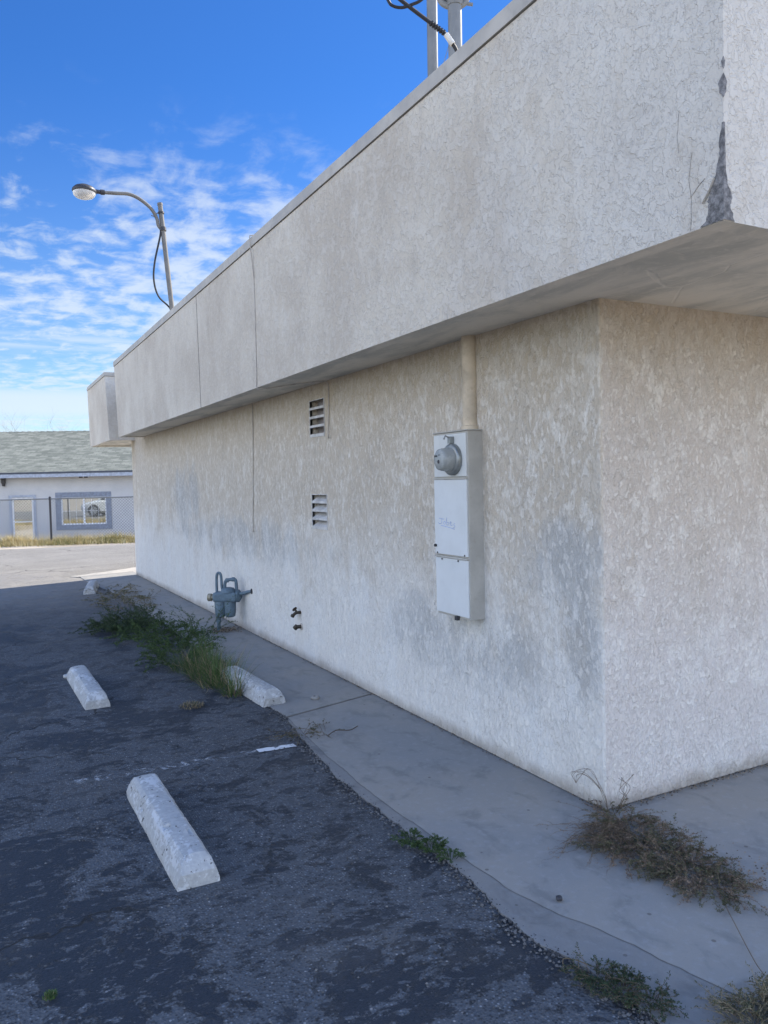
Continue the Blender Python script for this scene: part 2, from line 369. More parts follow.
M['straw'] = m_leaf('straw', (.38, .30, .13), (.66, .56, .33), 1.5)
M['straw_green'] = m_leaf('straw_green', (.12, .14, .045), (.32, .28, .12), 1.2)
M['bark'] = simple('bark', (.16, .13, .115), .9)
M['pebble'] = m_leaf('pebbles', (.04, .04, .041), (.19, .187, .182), 3)
M['debris'] = m_leaf('debris', (.05, .04, .03), (.3, .24, .17), 9)

# ------------------------------------------------------------------ mesh helpers
class MB:
    def __init__(s): s.v = []; s.f = []
    def poly(s, pts): 
        i = len(s.v); s.v += [tuple(p) for p in pts]; s.f.append(tuple(range(i, i+len(pts))))
    def box(s, a, b):
        x0, y0, z0 = a; x1, y1, z1 = b
        s.hexa([(x0, y0, z0), (x1, y0, z0), (x1, y1, z0), (x0, y1, z0), (x0, y0, z1), (x1, y0, z1), (x1, y1, z1), (x0, y1, z1)])
    def hexa(s, p):
        i = len(s.v); s.v += [tuple(q) for q in p]
        for f in ((3, 2, 1, 0), (4, 5, 6, 7), (0, 1, 5, 4), (1, 2, 6, 5), (2, 3, 7, 6), (3, 0, 4, 7)): s.f.append(tuple(i+k for k in f))
    def obox(s, o, ax, ay, az):   # corner origin and three edge vectors
        o, ax, ay, az = map(Vector, (o, ax, ay, az))
        s.hexa([o, o+ax, o+ax+ay, o+ay, o+az, o+ax+az, o+ax+ay+az, o+ay+az])
    def tube(s, path, r, n=10, cap=True):
        path = [Vector(p) for p in path]; rs = r if isinstance(r, (list, tuple)) else [r]*len(path)
        ref = None; base = len(s.v)
        for k, p in enumerate(path):
            d = (path[min(k+1, len(path)-1)]-path[max(k-1, 0)]).normalized()
            if ref is None:
                ref = Vector((0, 0, 1)) if abs(d.z) < .9 else Vector((1, 0, 0))
            a = d.cross(ref).normalized(); bb = a.cross(d).normalized(); ref = bb
            for j in range(n):
                t = 2*math.pi*j/n; s.v.append(tuple(p+(a*math.cos(t)+bb*math.sin(t))*rs[k]))
        for k in range(len(path)-1):
            for j in range(n):
                s.f.append((base+k*n+j, base+k*n+(j+1) % n, base+(k+1)*n+(j+1) % n, base+(k+1)*n+j))
        if cap:
            s.f.append(tuple(base+j for j in range(n))[::-1]); s.f.append(tuple(base+(len(path)-1)*n+j for j in range(n)))
    def lathe(s, o, axis, prof, n=24, sx=1.0):   # prof: (dist along axis, radius)
        axis = Vector(axis).normalized(); ref = Vector((0, 0, 1)) if abs(axis.z) < .9 else Vector((1, 0, 0))
        a = axis.cross(ref).normalized(); bb = a.cross(axis).normalized(); base = len(s.v); o = Vector(o)
        for d, r in prof:
            for j in range(n):
                t = 2*math.pi*j/n; s.v.append(tuple(o+axis*d+(a*math.cos(t)*sx+bb*math.sin(t))*r))
        for k in range(len(prof)-1):
            for j in range(n):
                s.f.append((base+k*n+j, base+k*n+(j+1) % n, base+(k+1)*n+(j+1) % n, base+(k+1)*n+j))
        s.f.append(tuple(base+j for j in range(n))[::-1]); s.f.append(tuple(base+(len(prof)-1)*n+j for j in range(n)))
    def build(s, name, mat, parent=None, loc=(0, 0, 0), smooth=False, bevel=0):
        me = bpy.data.meshes.new(name)
        L = Vector(loc)
        me.from_pydata([tuple(Vector(v)-L) for v in s.v], [], s.f); me.materials.append(mat)
        o = bpy.data.objects.new(name, me); COL.objects.link(o)
        if smooth:
            me.shade_smooth(); me.set_sharp_from_angle(angle=R(40))
        if bevel:
            mo = o.modifiers.new('bevel', 'BEVEL'); mo.width = bevel; mo.segments = 2; mo.limit_method = 'ANGLE'
        if parent:
            o.parent = parent; o.location = L-parent.location
        else: o.location = L
        return o
def tag(o, label=None, cat=None, group=None, kind=None):
    for k, v in (('label', label), ('category', cat), ('group', group), ('kind', kind)):
        if v: o[k] = v
    return o
def thing(name, label, cat, loc=(0, 0, 0), group=None):
    o = bpy.data.objects.new(name, None); COL.objects.link(o); o.location = loc; o.empty_display_size = .1
    return tag(o, label, cat, group)
def part(mb, name, mat, parent, **kw):
    return mb.build(name, mat, parent, loc=parent_world(parent), **kw)
def parent_world(p):
    v = Vector((0, 0, 0))
    while p: v += p.location; p = p.parent
    return v
def subpart(mb, name, mat, parent, **kw):
    o = mb.build(name, mat, None, **kw)
    off = parent_world(parent)
    o.parent = parent; o.location = -off
    return o
def P_(mb, name, mat, parent, **kw):      # world coordinate mesh parented at any depth
    return subpart(mb, name, mat, parent, **kw)
def catmull(pts, n=8):
    pts = [Vector(p) for p in pts]; out = []
    q = [pts[0]*2-pts[1]]+pts+[pts[-1]*2-pts[-2]]
    for i in range(1, len(q)-2):
        for k in range(n):
            t = k/n; a, b_, c, d = q[i-1], q[i], q[i+1], q[i+2]
            out.append(.5*((2*b_)+(c-a)*t+(2*a-5*b_+4*c-d)*t*t+(3*b_-a-3*c+d)*t**3))
    out.append(pts[-1]); return out
def wav(x, s=1.0, seed=0): return noise.noise(Vector((x*s, seed*7.3, 1.7)))

# ------------------------------------------------------------------ ground and paving
TH = R(-21); WD = Vector((math.cos(TH), math.sin(TH), 0)); ND = Vector((-math.sin(TH), math.cos(TH), 0))
F0 = Vector((.74, 25.0, 0))                      # a point on the fence line
def FR(s, t, z=0): 
    v = F0+WD*s+ND*t; return Vector((v.x, v.y, z))
mb = MB()
prof = [(-900, -.03), (-60, -.03), (-1.0, -.03), (.4, -.02), (1.2, -.2), (3.0, -.62), (60, -.65), (1500, -.65)]
ss = [-900, -60, -20, -8, 0, 8, 20, 60, 900]
for i in range(len(prof)-1):
    for j in range(len(ss)-1):
        (t0, z0), (t1, z1) = prof[i], prof[i+1]
        mb.poly([FR(ss[j], t0, z0), FR(ss[j+1], t0, z0), FR(ss[j+1], t1, z1), FR(ss[j], t1, z1)])
def m_dirt():
    ma, t, b, pos = newmat('dry_dirt', .95, 0, .1)
    n1 = t.noise(pos, .6, 6, .6); n2 = t.noise(pos, 14, 5, .65); n3 = t.noise(pos, 90, 3, .6)
    c = t.mix(t.ramp(n1, .35, .65), (.33, .28, .215), (.44, .385, .31)); c = t.mix(t.math('MULTIPLY', t.ramp(n2, .5, .7), .5), c, (.42, .37, .30))
    t.link(c, b.inputs['Base Color']); bump(t, b, t.math('ADD', n2, n3), .7, .02); return ma
M['dirt'] = m_dirt()
tag(mb.build('ground', M['dirt']), kind='structure')

def sheet(name, pts, z, mat, thick=0, kind='structure'):
    mb = MB(); n = len(pts)
    mb.poly([(x, y, z) for x, y in pts])
    if thick:
        for i in range(n):
            a, b = pts[i], pts[(i+1) % n]
            mb.poly([(a[0], a[1], z-thick), (b[0], b[1], z-thick), (b[0], b[1], z), (a[0], a[1], z)])
    return tag(mb.build(name, mat), kind=kind)
def wavyedge(p, q, step=.05, amp=.02, s=3, seed=0):
    p, q = Vector(p), Vector(q); L = (q-p).length; n = max(2, int(L/step)); nr = Vector((-(q-p).y, (q-p).x)).normalized(); out = []
    for i in range(n+1):
        u = i/n; d = amp*(wav(u*L, s, seed)+.5*wav(u*L, s*3.7, seed+5)+.3*wav(u*L, s*11, seed+9))*(1 if 0 < i < n else 0)
        v = p+(q-p)*u+nr*d; out.append((v.x, v.y))
    return out
# street runs between the lot and the dirt berm
d2 = Vector((math.cos(R(-13)), math.sin(R(-13)))); a2 = Vector((.69, 23.3))
far = wavyedge(a2+d2*60, a2-d2*60, .12, .12, .8, 3)
sheet('street', [(-60, 9), (70, 9)]+far, -.012, M['street'])
# parking lot
edge = [(1.66, .9), (1.73, 1.7), (1.715, 1.9), (1.665, 2.19), (1.70, 2.49), (1.715, 2.81), (1.71, 3.15), (1.70, 3.8), (1.79, 4.6), (1.85, 5.0)]
edge2 = [(1.87, 5.8), (1.92, 7.5), (1.94, 9.5), (1.93, 11.4), (1.80, 13.05), (1.70, 14.2)]
lotpts = [(-7, -12), (1.78, -12), (1.78, .5), (1.90, 1.2), (2.0, 2.0), (2.0, 14.0)]+wavyedge((1.62, 14.9), (.45, 16.6), .07, .05, 2, 2)+[(-7, 18.6)]  # lot cut short out of view so pale ground bounces light onto the walls
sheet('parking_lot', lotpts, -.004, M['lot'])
# sidewalk: separate slabs with joints; asphalt side edge is ragged
def slab(left, right, y0l, y1l, y0r, y1r, z=.014): pass
def interp(poly, y):
    for (x0, y0), (x1, y1) in zip(poly, poly[1:]):
        if y0 <= y <= y1: return x0+(x1-x0)*(y-y0)/(y1-y0)
    return poly[-1][0]
full = edge+edge2
joints = [5.0, 8.35, 11.35, 14.9]
def sidewalk_slab(mb, ya, yb, z):
    n = int((yb-ya)/.04); L = []
    for i in range(n+1):
        y = ya+(yb-ya)*i/n
        L.append((interp(full, y)+.022*wav(y, 5, 1)+.012*wav(y, 19, 2), y))
    gap = .011
    L[0] = (L[0][0], ya+gap); L[-1] = (L[-1][0], yb-gap)
    skew = .22
    pts = [(2.66, ya+gap+skew)]+[(2.66, yb-gap+skew)]+L[::-1]
    mb.poly([(x, y, z) for x, y in pts][::-1])
    for a, b in zip(pts, pts[1:]+pts[:1]): mb.poly([(a[0], a[1], z-.05), (b[0], b[1], z-.05), (b[0], b[1], z), (a[0], a[1], z)])
sheet('sidewalk_bed', [(1.98, .6), (2.9, .6), (2.9, 2.6), (2.68, 15.1), (1.98, 15.0)], -.0015, M['foundation'])
mb = MB()
for ya, yb in zip(joints[:-1], joints[1:]): sidewalk_slab(mb, ya, yb, .005)
# front slab, wraps round the corner; upper layer with a broken edge over an older strip
y = 5.0; L = []
stepedge = [(1.80, 2.0+1.2), (1.765, 3.45), (1.77, 4.2), (1.86, 4.982)]
up_ = [(2.075, 1.30), (2.016, 1.585), (1.954, 1.823), (1.906, 2.05), (1.848, 2.195), (1.798, 2.427), (1.785, 2.615), (1.768, 3.2), (1.765, 3.6), (1.79, 4.2), (1.86, 4.982)]
for (x0, y0), (x1, y1) in zip(up_, up_[1:]):
    n = max(1, int((y1-y0)/.03))
    for i in range(n):
        yy = y0+(y1-y0)*i/n; L.append((x0+(x1-x0)*i/n+.012*wav(yy, 7, 4)+.006*wav(yy, 30, 5), yy))
L.append((1.86, 4.982))
pts = [(2.64, 5.198)]+L[::-1]+[(2.2, .9), (3.6, .75), (9, .6), (12, .5), (12, 2.9), (2.64, 2.9)]
mb.poly([(x, yy, .0055) for x, yy in pts]); 
for a, b in zip(pts, pts[1:]+pts[:1]): mb.poly([(a[0], a[1], -.03), (b[0], b[1], -.03), (b[0], b[1], .0055), (a[0], a[1], .0055)])
tag(mb.build('sidewalk', M['concrete']), kind='structure')
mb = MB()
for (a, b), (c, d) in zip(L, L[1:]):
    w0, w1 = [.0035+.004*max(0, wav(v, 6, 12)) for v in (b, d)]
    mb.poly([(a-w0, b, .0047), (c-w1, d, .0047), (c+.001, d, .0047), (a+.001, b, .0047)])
tag(mb.build('slab_edge_shade', M['seam_shade']), kind='structure')  # dark strip drawn as the thin shadow at the upper slab's edge
mb = MB(); L = []
for i in range(110):
    yy = 1.0+i*.0363; L.append((interp(full, yy)+.024*wav(yy, 5, 1)+.014*wav(yy, 21, 2), yy))
pts = L+[(2.2, 4.98), (2.2, .95)]
mb.poly([(x, yy, .0035) for x, yy in pts]); 
for a, b in zip(pts, pts[1:]+pts[:1]): mb.poly([(a[0], a[1], -.03), (b[0], b[1], -.03), (b[0], b[1], .0035), (a[0], a[1], .0035)])
tag(mb.build('sidewalk_old_strip', M['concrete_dark']), kind='structure')
# sunlit apron past the end of the building
pts = wavyedge((1.66, 14.91), (1.55, 15.05), .04, .01)+wavyedge((1.55, 15.05), (2.85, 15.9), .05, .06, 3, 7)+[(12, 17.5), (12, 14.36), (2.66, 14.36), (2.66, 15.12-.0), (2.655, 15.12)]
sheet('apron', [(1.66, 14.91)]+wavyedge((1.55, 15.05), (2.85, 15.9), .05, .06, 3, 7)+[(12, 17.5), (12, 14.36), (2.66, 14.36), (2.66, 15.13)], .005, M['apron'], .04)
# stall lines
def line(name, x0, x1, y0, y1, mat, w=.075):
    mb = MB(); top = wavyedge((x0, y0), (x1, y1), .03, .01, 9, 3); bot = wavyedge((x0, y0-w), (x1, y1-w), .03, .01, 9, 8)
    mb.poly([(x, yy, .0005) for x, yy in bot+top[::-1]]); return tag(mb.build(name, mat), kind='structure')
line('painted_stall_line', 1.47, 1.70, 4.50, 4.48, M['line_new'], .06)
line('painted_stall_line', .40, 1.465, 4.56, 4.50, M['line_old'], .08)

# ------------------------------------------------------------------ the building
bld = thing('commercial_building', 'long single storey stucco building with deep overhanging fascia in shade', 'building', (7, 8, 0))
X0, Y0, X1, Y1, ZW = 2.612, 2.768, 12.0, 14.56, 3.5
vents = [(5.955, 6.257, 1.985, 2.285), (5.944, 6.256, 1.205, 1.49)]
mb = MB(); ys = sorted({Y0+.012, Y1-.012, *[v for a in vents for v in a[:2]]}); zs = sorted({.012, ZW, *[v for a in vents for v in a[2:]]})
for i in range(len(ys)-1):
    for j in range(len(zs)-1):
        cy, cz = (ys[i]+ys[i+1])/2, (zs[j]+zs[j+1])/2
        if any(a[0] < cy < a[1] and a[2] < cz < a[3] for a in vents): continue
        mb.poly([(X0, ys[i+1], zs[j]), (X0, ys[i], zs[j]), (X0, ys[i], zs[j+1]), (X0, ys[i+1], zs[j+1])])
def arc(cx, cy, r, a0, a1, n=5): return [(cx+r*math.cos(a0+(a1-a0)*i/n), cy+r*math.sin(a0+(a1-a0)*i/n)) for i in range(n+1)]
for pts in (arc(X0+.012, Y0+.012, .012, math.pi, 1.5*math.pi), arc(X0+.012, Y1-.012, .012, .5*math.pi, math.pi)):
    for a, b in zip(pts, pts[1:]): mb.poly([(*a, .012), (*b, .012), (*b, ZW), (*a, ZW)])
mb.poly([(X0+.012, Y1, .012), (X1, Y1, .012), (X1, Y1, ZW), (X0+.012, Y1, ZW)])
mb.poly([(X1, Y0, .012), (X1, Y1, .012), (X1, Y1, ZW), (X1, Y0, ZW)])
mb.poly([(X0, Y0+.02, .012), (X1, Y0+.02, .012), (X1, Y1, .012), (X0, Y1, .012)])
mb.poly([(X0+.01, Y0+.01, ZW), (X1, Y0+.01, ZW), (X1, Y1, ZW), (X0+.01, Y1, ZW)])
for a in vents:      # opening reveals
    y0, y1, z0, z1 = a; xd = X0+.07
    for q in ([(X0, y0, z0), (X0, y1, z0), (xd, y1, z0), (xd, y0, z0)], [(X0, y0, z1), (X0, y1, z1), (xd, y1, z1), (xd, y0, z1)], [(X0, y0, z0), (X0, y0, z1), (xd, y0, z1), (xd, y0, z0)], [(X0, y1, z0), (X0, y1, z1), (xd, y1, z1), (xd, y1, z0)]): mb.poly(q)
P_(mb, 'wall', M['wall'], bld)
mb = MB(); mb.poly([(X0+.012, Y0, .012), (X1, Y0, .012), (X1, Y0, ZW), (X0+.012, Y0, ZW)])
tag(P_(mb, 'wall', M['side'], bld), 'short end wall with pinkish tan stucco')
mb = MB(); mb.box((X0+.022, Y0+.022, -.2), (X1-.03, Y1-.03, .0115)); P_(mb, 'foundation', M['foundation'], bld)
for k, (y0, y1, z0, z1) in enumerate(vents):
    mb = MB(); mb.poly([(X0+.069, y0, z0), (X0+.069, y1, z0), (X0+.069, y1, z1), (X0+.069, y0, z1)])
    v = P_(mb, 'vent', M['dark'], bld)
    if k == 0: v['label'] = 'upper wall vent with darker louvres and slanted top'
    fr = MB(); t_ = .006
    fr.box((X0-.006, y0-t_, z0-t_), (X0+.02, y0, z1+t_)); fr.box((X0-.006, y1, z0-t_), (X0+.02, y1+t_, z1+t_))
    fr.box((X0-.006, y0, z0-t_), (X0+.02, y1, z0)); fr.box((X0-.006, y0, z1), (X0+.02, y1, z1+t_))
    subpart(fr, 'vent_frame', M['louvre'], v)
    lv = MB(); n = 4; st = (z1-z0)/n
    for i in range(n):
        zb = z0+st*i+.004; xo = X0-.004
        # blade slopes down and outwards
        if k == 0:  a_, b_ = (xo, zb+.004), (xo+.035, zb+.012)
        else:       a_, b_ = (xo, zb+.006), (xo+.060, zb+st*.70)
        th = .007
        lv.hexa([(a_[0], y0, a_[1]), (b_[0], y0, b_[1]), (b_[0], y1, b_[1]), (a_[0], y1, a_[1]),
                 (a_[0], y0, a_[1]+th), (b_[0], y0, b_[1]+th), (b_[0], y1, b_[1]+th), (a_[0], y1, a_[1]+th)])
        lv.box((xo-.003, y0, zb-.004), (xo+.006, y1, zb+.016))
    subpart(lv, 'louvre', M['louvre'], v)

# fascia ring (leans slightly outwards at the top)
BZ, TZ = 2.405, 3.565; LEAN = .015; TK = .085
outb = [(2.21, 13.42), (2.165, 1.73), (12.6, 1.73), (12.6, 13.42)]
sg = [(-1, 1), (-1, -1), (1, -1), (1, 1)]
outt = [(x+LEAN*sx, y+(LEAN if sy < 0 else .12)*sy) for (x, y), (sx, sy) in zip(outb, sg)]
inb = [(x-TK*sx, y-TK*sy) for (x, y), (sx, sy) in zip(outb, sg)]
int_ = [(x-TK*sx, y-TK*sy) for (x, y), (sx, sy) in zip(outt, sg)]
mb = MB()
for i in range(4):
    j = (i+1) % 4
    mb.poly([(*outb[i], BZ), (*outb[j], BZ), (*outt[j], TZ), (*outt[i], TZ)])
    mb.poly([(*inb[i], BZ), (*inb[j], BZ), (*int_[j], TZ), (*int_[i], TZ)])
    mb.poly([(*outt[i], TZ), (*outt[j], TZ), (*int_[j], TZ), (*int_[i], TZ)])
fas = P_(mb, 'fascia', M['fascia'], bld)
mb = MB()                                       # lip under the fascia, painted like the soffit
for i in range(4):
    j = (i+1) % 4
    mb.poly([(*outb[i], BZ), (*outb[j], BZ), (*inb[j], BZ), (*inb[i], BZ)])
    mb.poly([(*inb[i], BZ), (*inb[j], BZ), (*inb[j], 2.425), (*inb[i], 2.425)])
P_(mb, 'fascia_lip', M['soffit'], bld)
mb = MB(); q = [(*p, 2.421) for p in inb]; mb.poly(q); P_(mb, 'soffit', M['soffit'], bld)
mb = MB(); mb.box((2.2, 1.8, 3.18), (12.5, 13.35, 3.22)); P_(mb, 'roof', M['roof'], bld)
def coping(outt, sg, z0, z1, name='coping', out=.010, wide=.16):
    mb = MB(); o = [(x+out*sx, y+out*sy) for (x, y), (sx, sy) in zip(outt, sg)]; i_ = [(x-wide*sx, y-wide*sy) for (x, y), (sx, sy) in zip(outt, sg)]
    for i in range(4):
        j = (i+1) % 4
        mb.poly([(*o[i], z0), (*o[j], z0), (*o[j], z1), (*o[i], z1)]); mb.poly([(*o[i], z1), (*o[j], z1), (*i_[j], z1), (*i_[i], z1)])
        mb.poly([(*o[i], z0), (*o[j], z0), (*i_[j], z0), (*i_[i], z0)]); mb.poly([(*i_[i], z0), (*i_[j], z0), (*i_[j], z1), (*i_[i], z1)])
    return mb
P_(coping(outt, sg, TZ+.006, 3.645), 'coping', M['coping'], bld, bevel=.004)
# control joint in the fascia
def fx(y, z): return (2.165+(y-1.73)*.00385)-LEAN*(z-BZ)/(TZ-BZ)
mb = MB(); yj = 8.19
mb.hexa([(fx(yj, BZ)-.002, yj, BZ), (fx(yj, BZ)+.01, yj, BZ), (fx(yj, BZ)+.01, yj+.012, BZ), (fx(yj, BZ)-.002, yj+.012, BZ),
         (fx(yj, TZ)-.002, yj, TZ), (fx(yj, TZ)+.01, yj, TZ), (fx(yj, TZ)+.01, yj+.012, TZ), (fx(yj, TZ)-.002, yj+.012, TZ)])
P_(mb, 'control_joint', M['seal'], bld)
# second overhang past a notch at the far end
ob = [(2.20, 16.7), (2.185, 14.2), (3.0, 14.2), (3.0, 16.7)]; ot = [(x+LEAN*sx, y+(.18 if sy < 0 else .04)) for (x, y), (sx, sy) in zip(ob, sg)]
mb = MB()
for i in range(4):
    j = (i+1) % 4; mb.poly([(*ob[i], 2.40), (*ob[j], 2.40), (*ot[j], 3.52), (*ot[i], 3.52)])
mb.poly([(*p, 3.52) for p in ot])
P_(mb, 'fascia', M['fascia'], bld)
mb = MB(); ib = [(x-.07*sx, y-.07*sy) for (x, y), (sx, sy) in zip(ob, sg)]
for i in range(4):
    j = (i+1) % 4; mb.poly([(*ob[i], 2.40), (*ob[j], 2.40), (*ib[j], 2.40), (*ib[i], 2.40)]); mb.poly([(*ib[i], 2.40), (*ib[j], 2.40), (*ib[j], 2.44), (*ib[i], 2.44)])
mb.poly([(*p, 2.44) for p in ib])
P_(mb, 'soffit', M['soffit'], bld)
P_(coping(ot, sg, 3.526, 3.59), 'coping', M['coping'], bld, bevel=.004)

# broken stucco at the near fascia corner
def flaky(ptsL, ptsR):
    mb = MB(); off = .004
    def side(pts, isleft):
        rows = []
        for h, wd_ in pts:
            rows.append((h, wd_))
        n = 110
        out = []
        for i in range(n+1):
            z = BZ+.002+(pts[-1][0]-BZ-.002)*i/n
            for (h0, w0), (h1, w1) in zip(pts, pts[1:]):
                if h0 <= z <= h1+1e-6: ww = w0+(w1-w0)*(z-h0)/(h1-h0)
            ww = max(.001, ww*.8*(1+.45*wav(z, 22, 3 if isleft else 6)+.2*wav(z, 60, 4 if isleft else 7))+.004*wav(z, 120, 2 if isleft else 8)*min(1, ww*25))
            t = (z-BZ)/(TZ-BZ); cx = 2.165-LEAN*t; cy = 1.73-LEAN*t
            if isleft: out.append(((cx-off, cy-off, z), (cx-off, cy+ww, z), (cx+.006, cy+ww+.004, z)))
            else: out.append(((cx-off, cy-off, z), (cx+ww, cy-off, z), (cx+ww+.004, cy+.006, z)))
        for a, b in zip(out, out[1:]):
            mb.poly([a[0], a[1], b[1], b[0]]); mb.poly([a[1], a[2], b[2], b[1]])
    side(ptsL, True); side(ptsR, False)
    return mb
L_ = [(2.40, .125), (2.42, .078), (2.45, .072), (2.49, .062), (2.524, .05), (2.557, .03), (2.609, .018), (2.669, .014), (2.71, .004)]
R_ = [(2.40, .050), (2.45, .038), (2.484, .046), (2.524, .022), (2.563, .006), (2.66, .004), (2.71, .002)]
P_(flaky(L_, R_), 'exposed_mortar', M['mortar'], bld)
mb = MB()
for zc, hh, ww in ((2.823, .038, .020), (2.892, .020, .009)):
    t = (zc-BZ)/(TZ-BZ); cx = 2.165-LEAN*t-.003; cy = 1.73-LEAN*t-.003
    for i in range(12):
        a0, a1 = i/12*2-1, (i+1)/12*2-1
        w0, w1 = [ww*max(0.01, 1-a*a)*(1+.4*wav(a+zc, 5, 2)) for a in (a0, a1)]
        sl = LEAN/(TZ-BZ)
        mb.poly([(cx-a0*hh*sl, cy-a0*hh*sl, zc+a0*hh), (cx-a0*hh*sl, cy+w0, zc+a0*hh), (cx-a1*hh*sl, cy+w1, zc+a1*hh), (cx-a1*hh*sl, cy-a1*hh*sl, zc+a1*hh)])
        mb.poly([(cx-a0*hh*sl, cy-a0*hh*sl, zc+a0*hh), (cx+w0*.8, cy-a0*hh*sl, zc+a0*hh), (cx+w1*.8, cy-a1*hh*sl, zc+a1*hh), (cx-a1*hh*sl, cy-a1*hh*sl, zc+a1*hh)])
tag(P_(mb, 'exposed_mortar', M['mortar'], bld), 'small chips above the broken corner')
# hairline cracks in the stucco near the corner
def crack(pts, r=.0012):
    mb = MB(); q = []
    for a, b in zip(pts, pts[1:]):
        for i in range(6):
            y = a[0]+(b[0]-a[0])*i/6+.003*wav(i+a[0]*90, 2.1, 5); z = a[1]+(b[1]-a[1])*i/6
            q.append((fx(y, z)-.0005, y, z))
    q.append((fx(*pts[-1])-.0005, *pts[-1])); mb.tube(q, r*.6, 5); return mb
mb = crack([(1.86, 2.41), (1.855, 2.50), (1.865, 2.58), (1.85, 2.66)], .0014)
m2 = crack([(1.855, 2.52), (1.825, 2.545), (1.80, 2.56)], .0016); i = len(mb.v); mb.v += m2.v; mb.f += [tuple(k+i for k in f) for f in m2.f]
m2 = crack([(1.90, 2.82), (1.91, 2.74), (1.905, 2.68)], .001); i = len(mb.v); mb.v += m2.v; mb.f += [tuple(k+i for k in f) for f in m2.f]
P_(mb, 'hairline_crack', M['seal'], bld)
mb = MB(); q = [(1.757, 2.545), (1.775, 2.560), (1.795, 2.535), (1.812, 2.515), (1.806, 2.480), (1.788, 2.500), (1.772, 2.522)]   # a flake of stucco still hanging on
mb.poly([(fx(y, z)-.012, y, z) for y, z in q])
for (a, b), (c, d) in zip(q, q[1:]+q[:1]): mb.poly([(fx(a, b)-.012, a, b), (fx(c, d)-.012, c, d), (fx(c, d)-.001, c, d), (fx(a, b)-.001, a, b)])
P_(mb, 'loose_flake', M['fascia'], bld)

# ------------------------------------------------------------------ cables on the wall
def cable(name, pts, r, mat, label, cat='cable', group=None, n=8, loc=None):
    mb = MB(); q = catmull(pts, 8); mb.tube(q, r, n)
    return tag(mb.build(name, mat, loc=loc or pts[-1], smooth=True), label, cat, group)
cable('wall_cable', [(2.30, 6.33, 3.655), (2.16, 6.32, 3.655), (2.142, 6.32, 3.60), (fx(6.33, 3.3)-.004, 6.325, 3.3), (fx(6.33, 2.9)-.004, 6.335, 2.9), (fx(6.35, 2.5)-.004, 6.355, 2.5), (2.178, 6.36, 2.40), (2.24, 6.33, 2.395),
                   (2.40, 6.17, 2.412), (2.52, 5.95, 2.412), (2.600, 5.86, 2.405), (2.604, 5.845, 2.30), (2.604, 5.855, 2.1), (2.604, 5.875, 1.98), (2.596, 5.85, 1.955), (2.584, 5.815, 1.99), (2.594, 5.80, 2.04)], .0042, M['cable'],
      'thin painted cable looping from the roof edge to a hook beside the upper vent')
cable('wall_cable', [(2.604, 7.76, 2.42), (2.604, 7.78, 2.0), (2.604, 7.82, 1.5), (2.604, 7.86, 1.14), (2.598, 7.84, 1.105), (2.585, 7.79, 1.12), (2.585, 7.765, 1.17)], .0045, M['cable'],
      'thin cable running straight down the wall above the gas meter')

# ------------------------------------------------------------------ electric meter box
eb = thing('electric_meter_box', 'tall pale grey surface mounted electric meter box with round meter', 'meter box', (2.60, 3.90, .78))
bx0, by0, by1, bz0, bz1 = 2.505, 3.72, 4.075, .785, 1.872
mb = MB(); mb.box((bx0+.006, by0, bz0), (2.632, by1, bz1)); mb.box((bx0-.004, by0-.006, bz1), (2.632, by1+.006, bz1+.008))
P_(mb, 'enclosure', M['box_side'], eb, bevel=.004)
mb = MB(); mb.box((bx0-.003, by0+.006, 1.612), (bx0+.006, by1-.004, bz1-.012)); pan = P_(mb, 'meter_panel', simple('meter_panel_paint', (.56, .57, .55), .5, 0, .06, 6, (.35, .33, .3), .15, .05), eb, bevel=.003)
mb = MB(); mb.box((bx0-.006, by0+.004, 1.150), (bx0+.006, by1-.003, 1.596)); dr = P_(mb, 'door_panel', M['box_front'], eb, bevel=.003)
mb = MB(); mb.box((bx0-.004, by0+.004, bz0+.014), (bx0+.006, by1-.003, 1.130)); dl = P_(mb, 'door_panel', M['box_front'], eb, bevel=.003)
for za, zb in ((1.133, 1.142), (1.598, 1.606)):
    mb = MB(); mb.box((bx0-.010, by0+.003, za), (bx0+.004, by1-.002, zb)); P_(mb, 'drip_rail', M['box_side'], eb)
for yy, zz_ in ((by0+.03, 1.158), (by1-.03, 1.158), (by1-.08, 1.122), (by0+.10, 1.122)):
    mb = MB(); mb.lathe((bx0-.006, yy, zz_), (-1, 0, 0), [(0, .005), (.004, .005), (.005, .002)], 8); P_(mb, 'screw', M['dark_metal'], eb)
mb = MB(); mb.lathe((bx0-.004, by1-.015, 1.20), (-1, 0, 0), [(0, .009), (.014, .009), (.016, .004)], 8); P_(mb, 'latch', M['dark_metal'], eb)
mb = MB(); mb.box((bx0-.016, by0+.11, bz0-.012), (bx0+.004, by0+.135, bz0+.012)); P_(mb, 'latch', M['dark_metal'], eb)
mb = MB()   # handwritten scribble in blue marker
def stroke(pts): mb.tube([(bx0-.0065, by1-.035-px, 1.335+pz) for px, pz in pts], .0016, 4)
stroke([(0.02, .030), (.075, .026)]); stroke([(.05, .028), (.048, .002), (.02, -.004), (.012, .006)])
stroke([(.075, .012), (.065, .0), (.08, -.006), (.092, .004), (.082, .014), (.075, .012)])
stroke([(.105, .036), (.102, -.008), (.122, -.006), (.124, .008), (.104, .008)]); stroke([(.14, .004), (.155, .006), (.148, .014), (.137, .004), (.15, -.010), (.165, -.006)])
stroke([(.19, .006), (.178, -.004), (.195, -.012), (.182, -.022), (.172, -.02)]); stroke([(.04, -.012), (.10, -.018), (.19, -.03)])
subpart(mb, 'handwriting', M['ink'], dr)
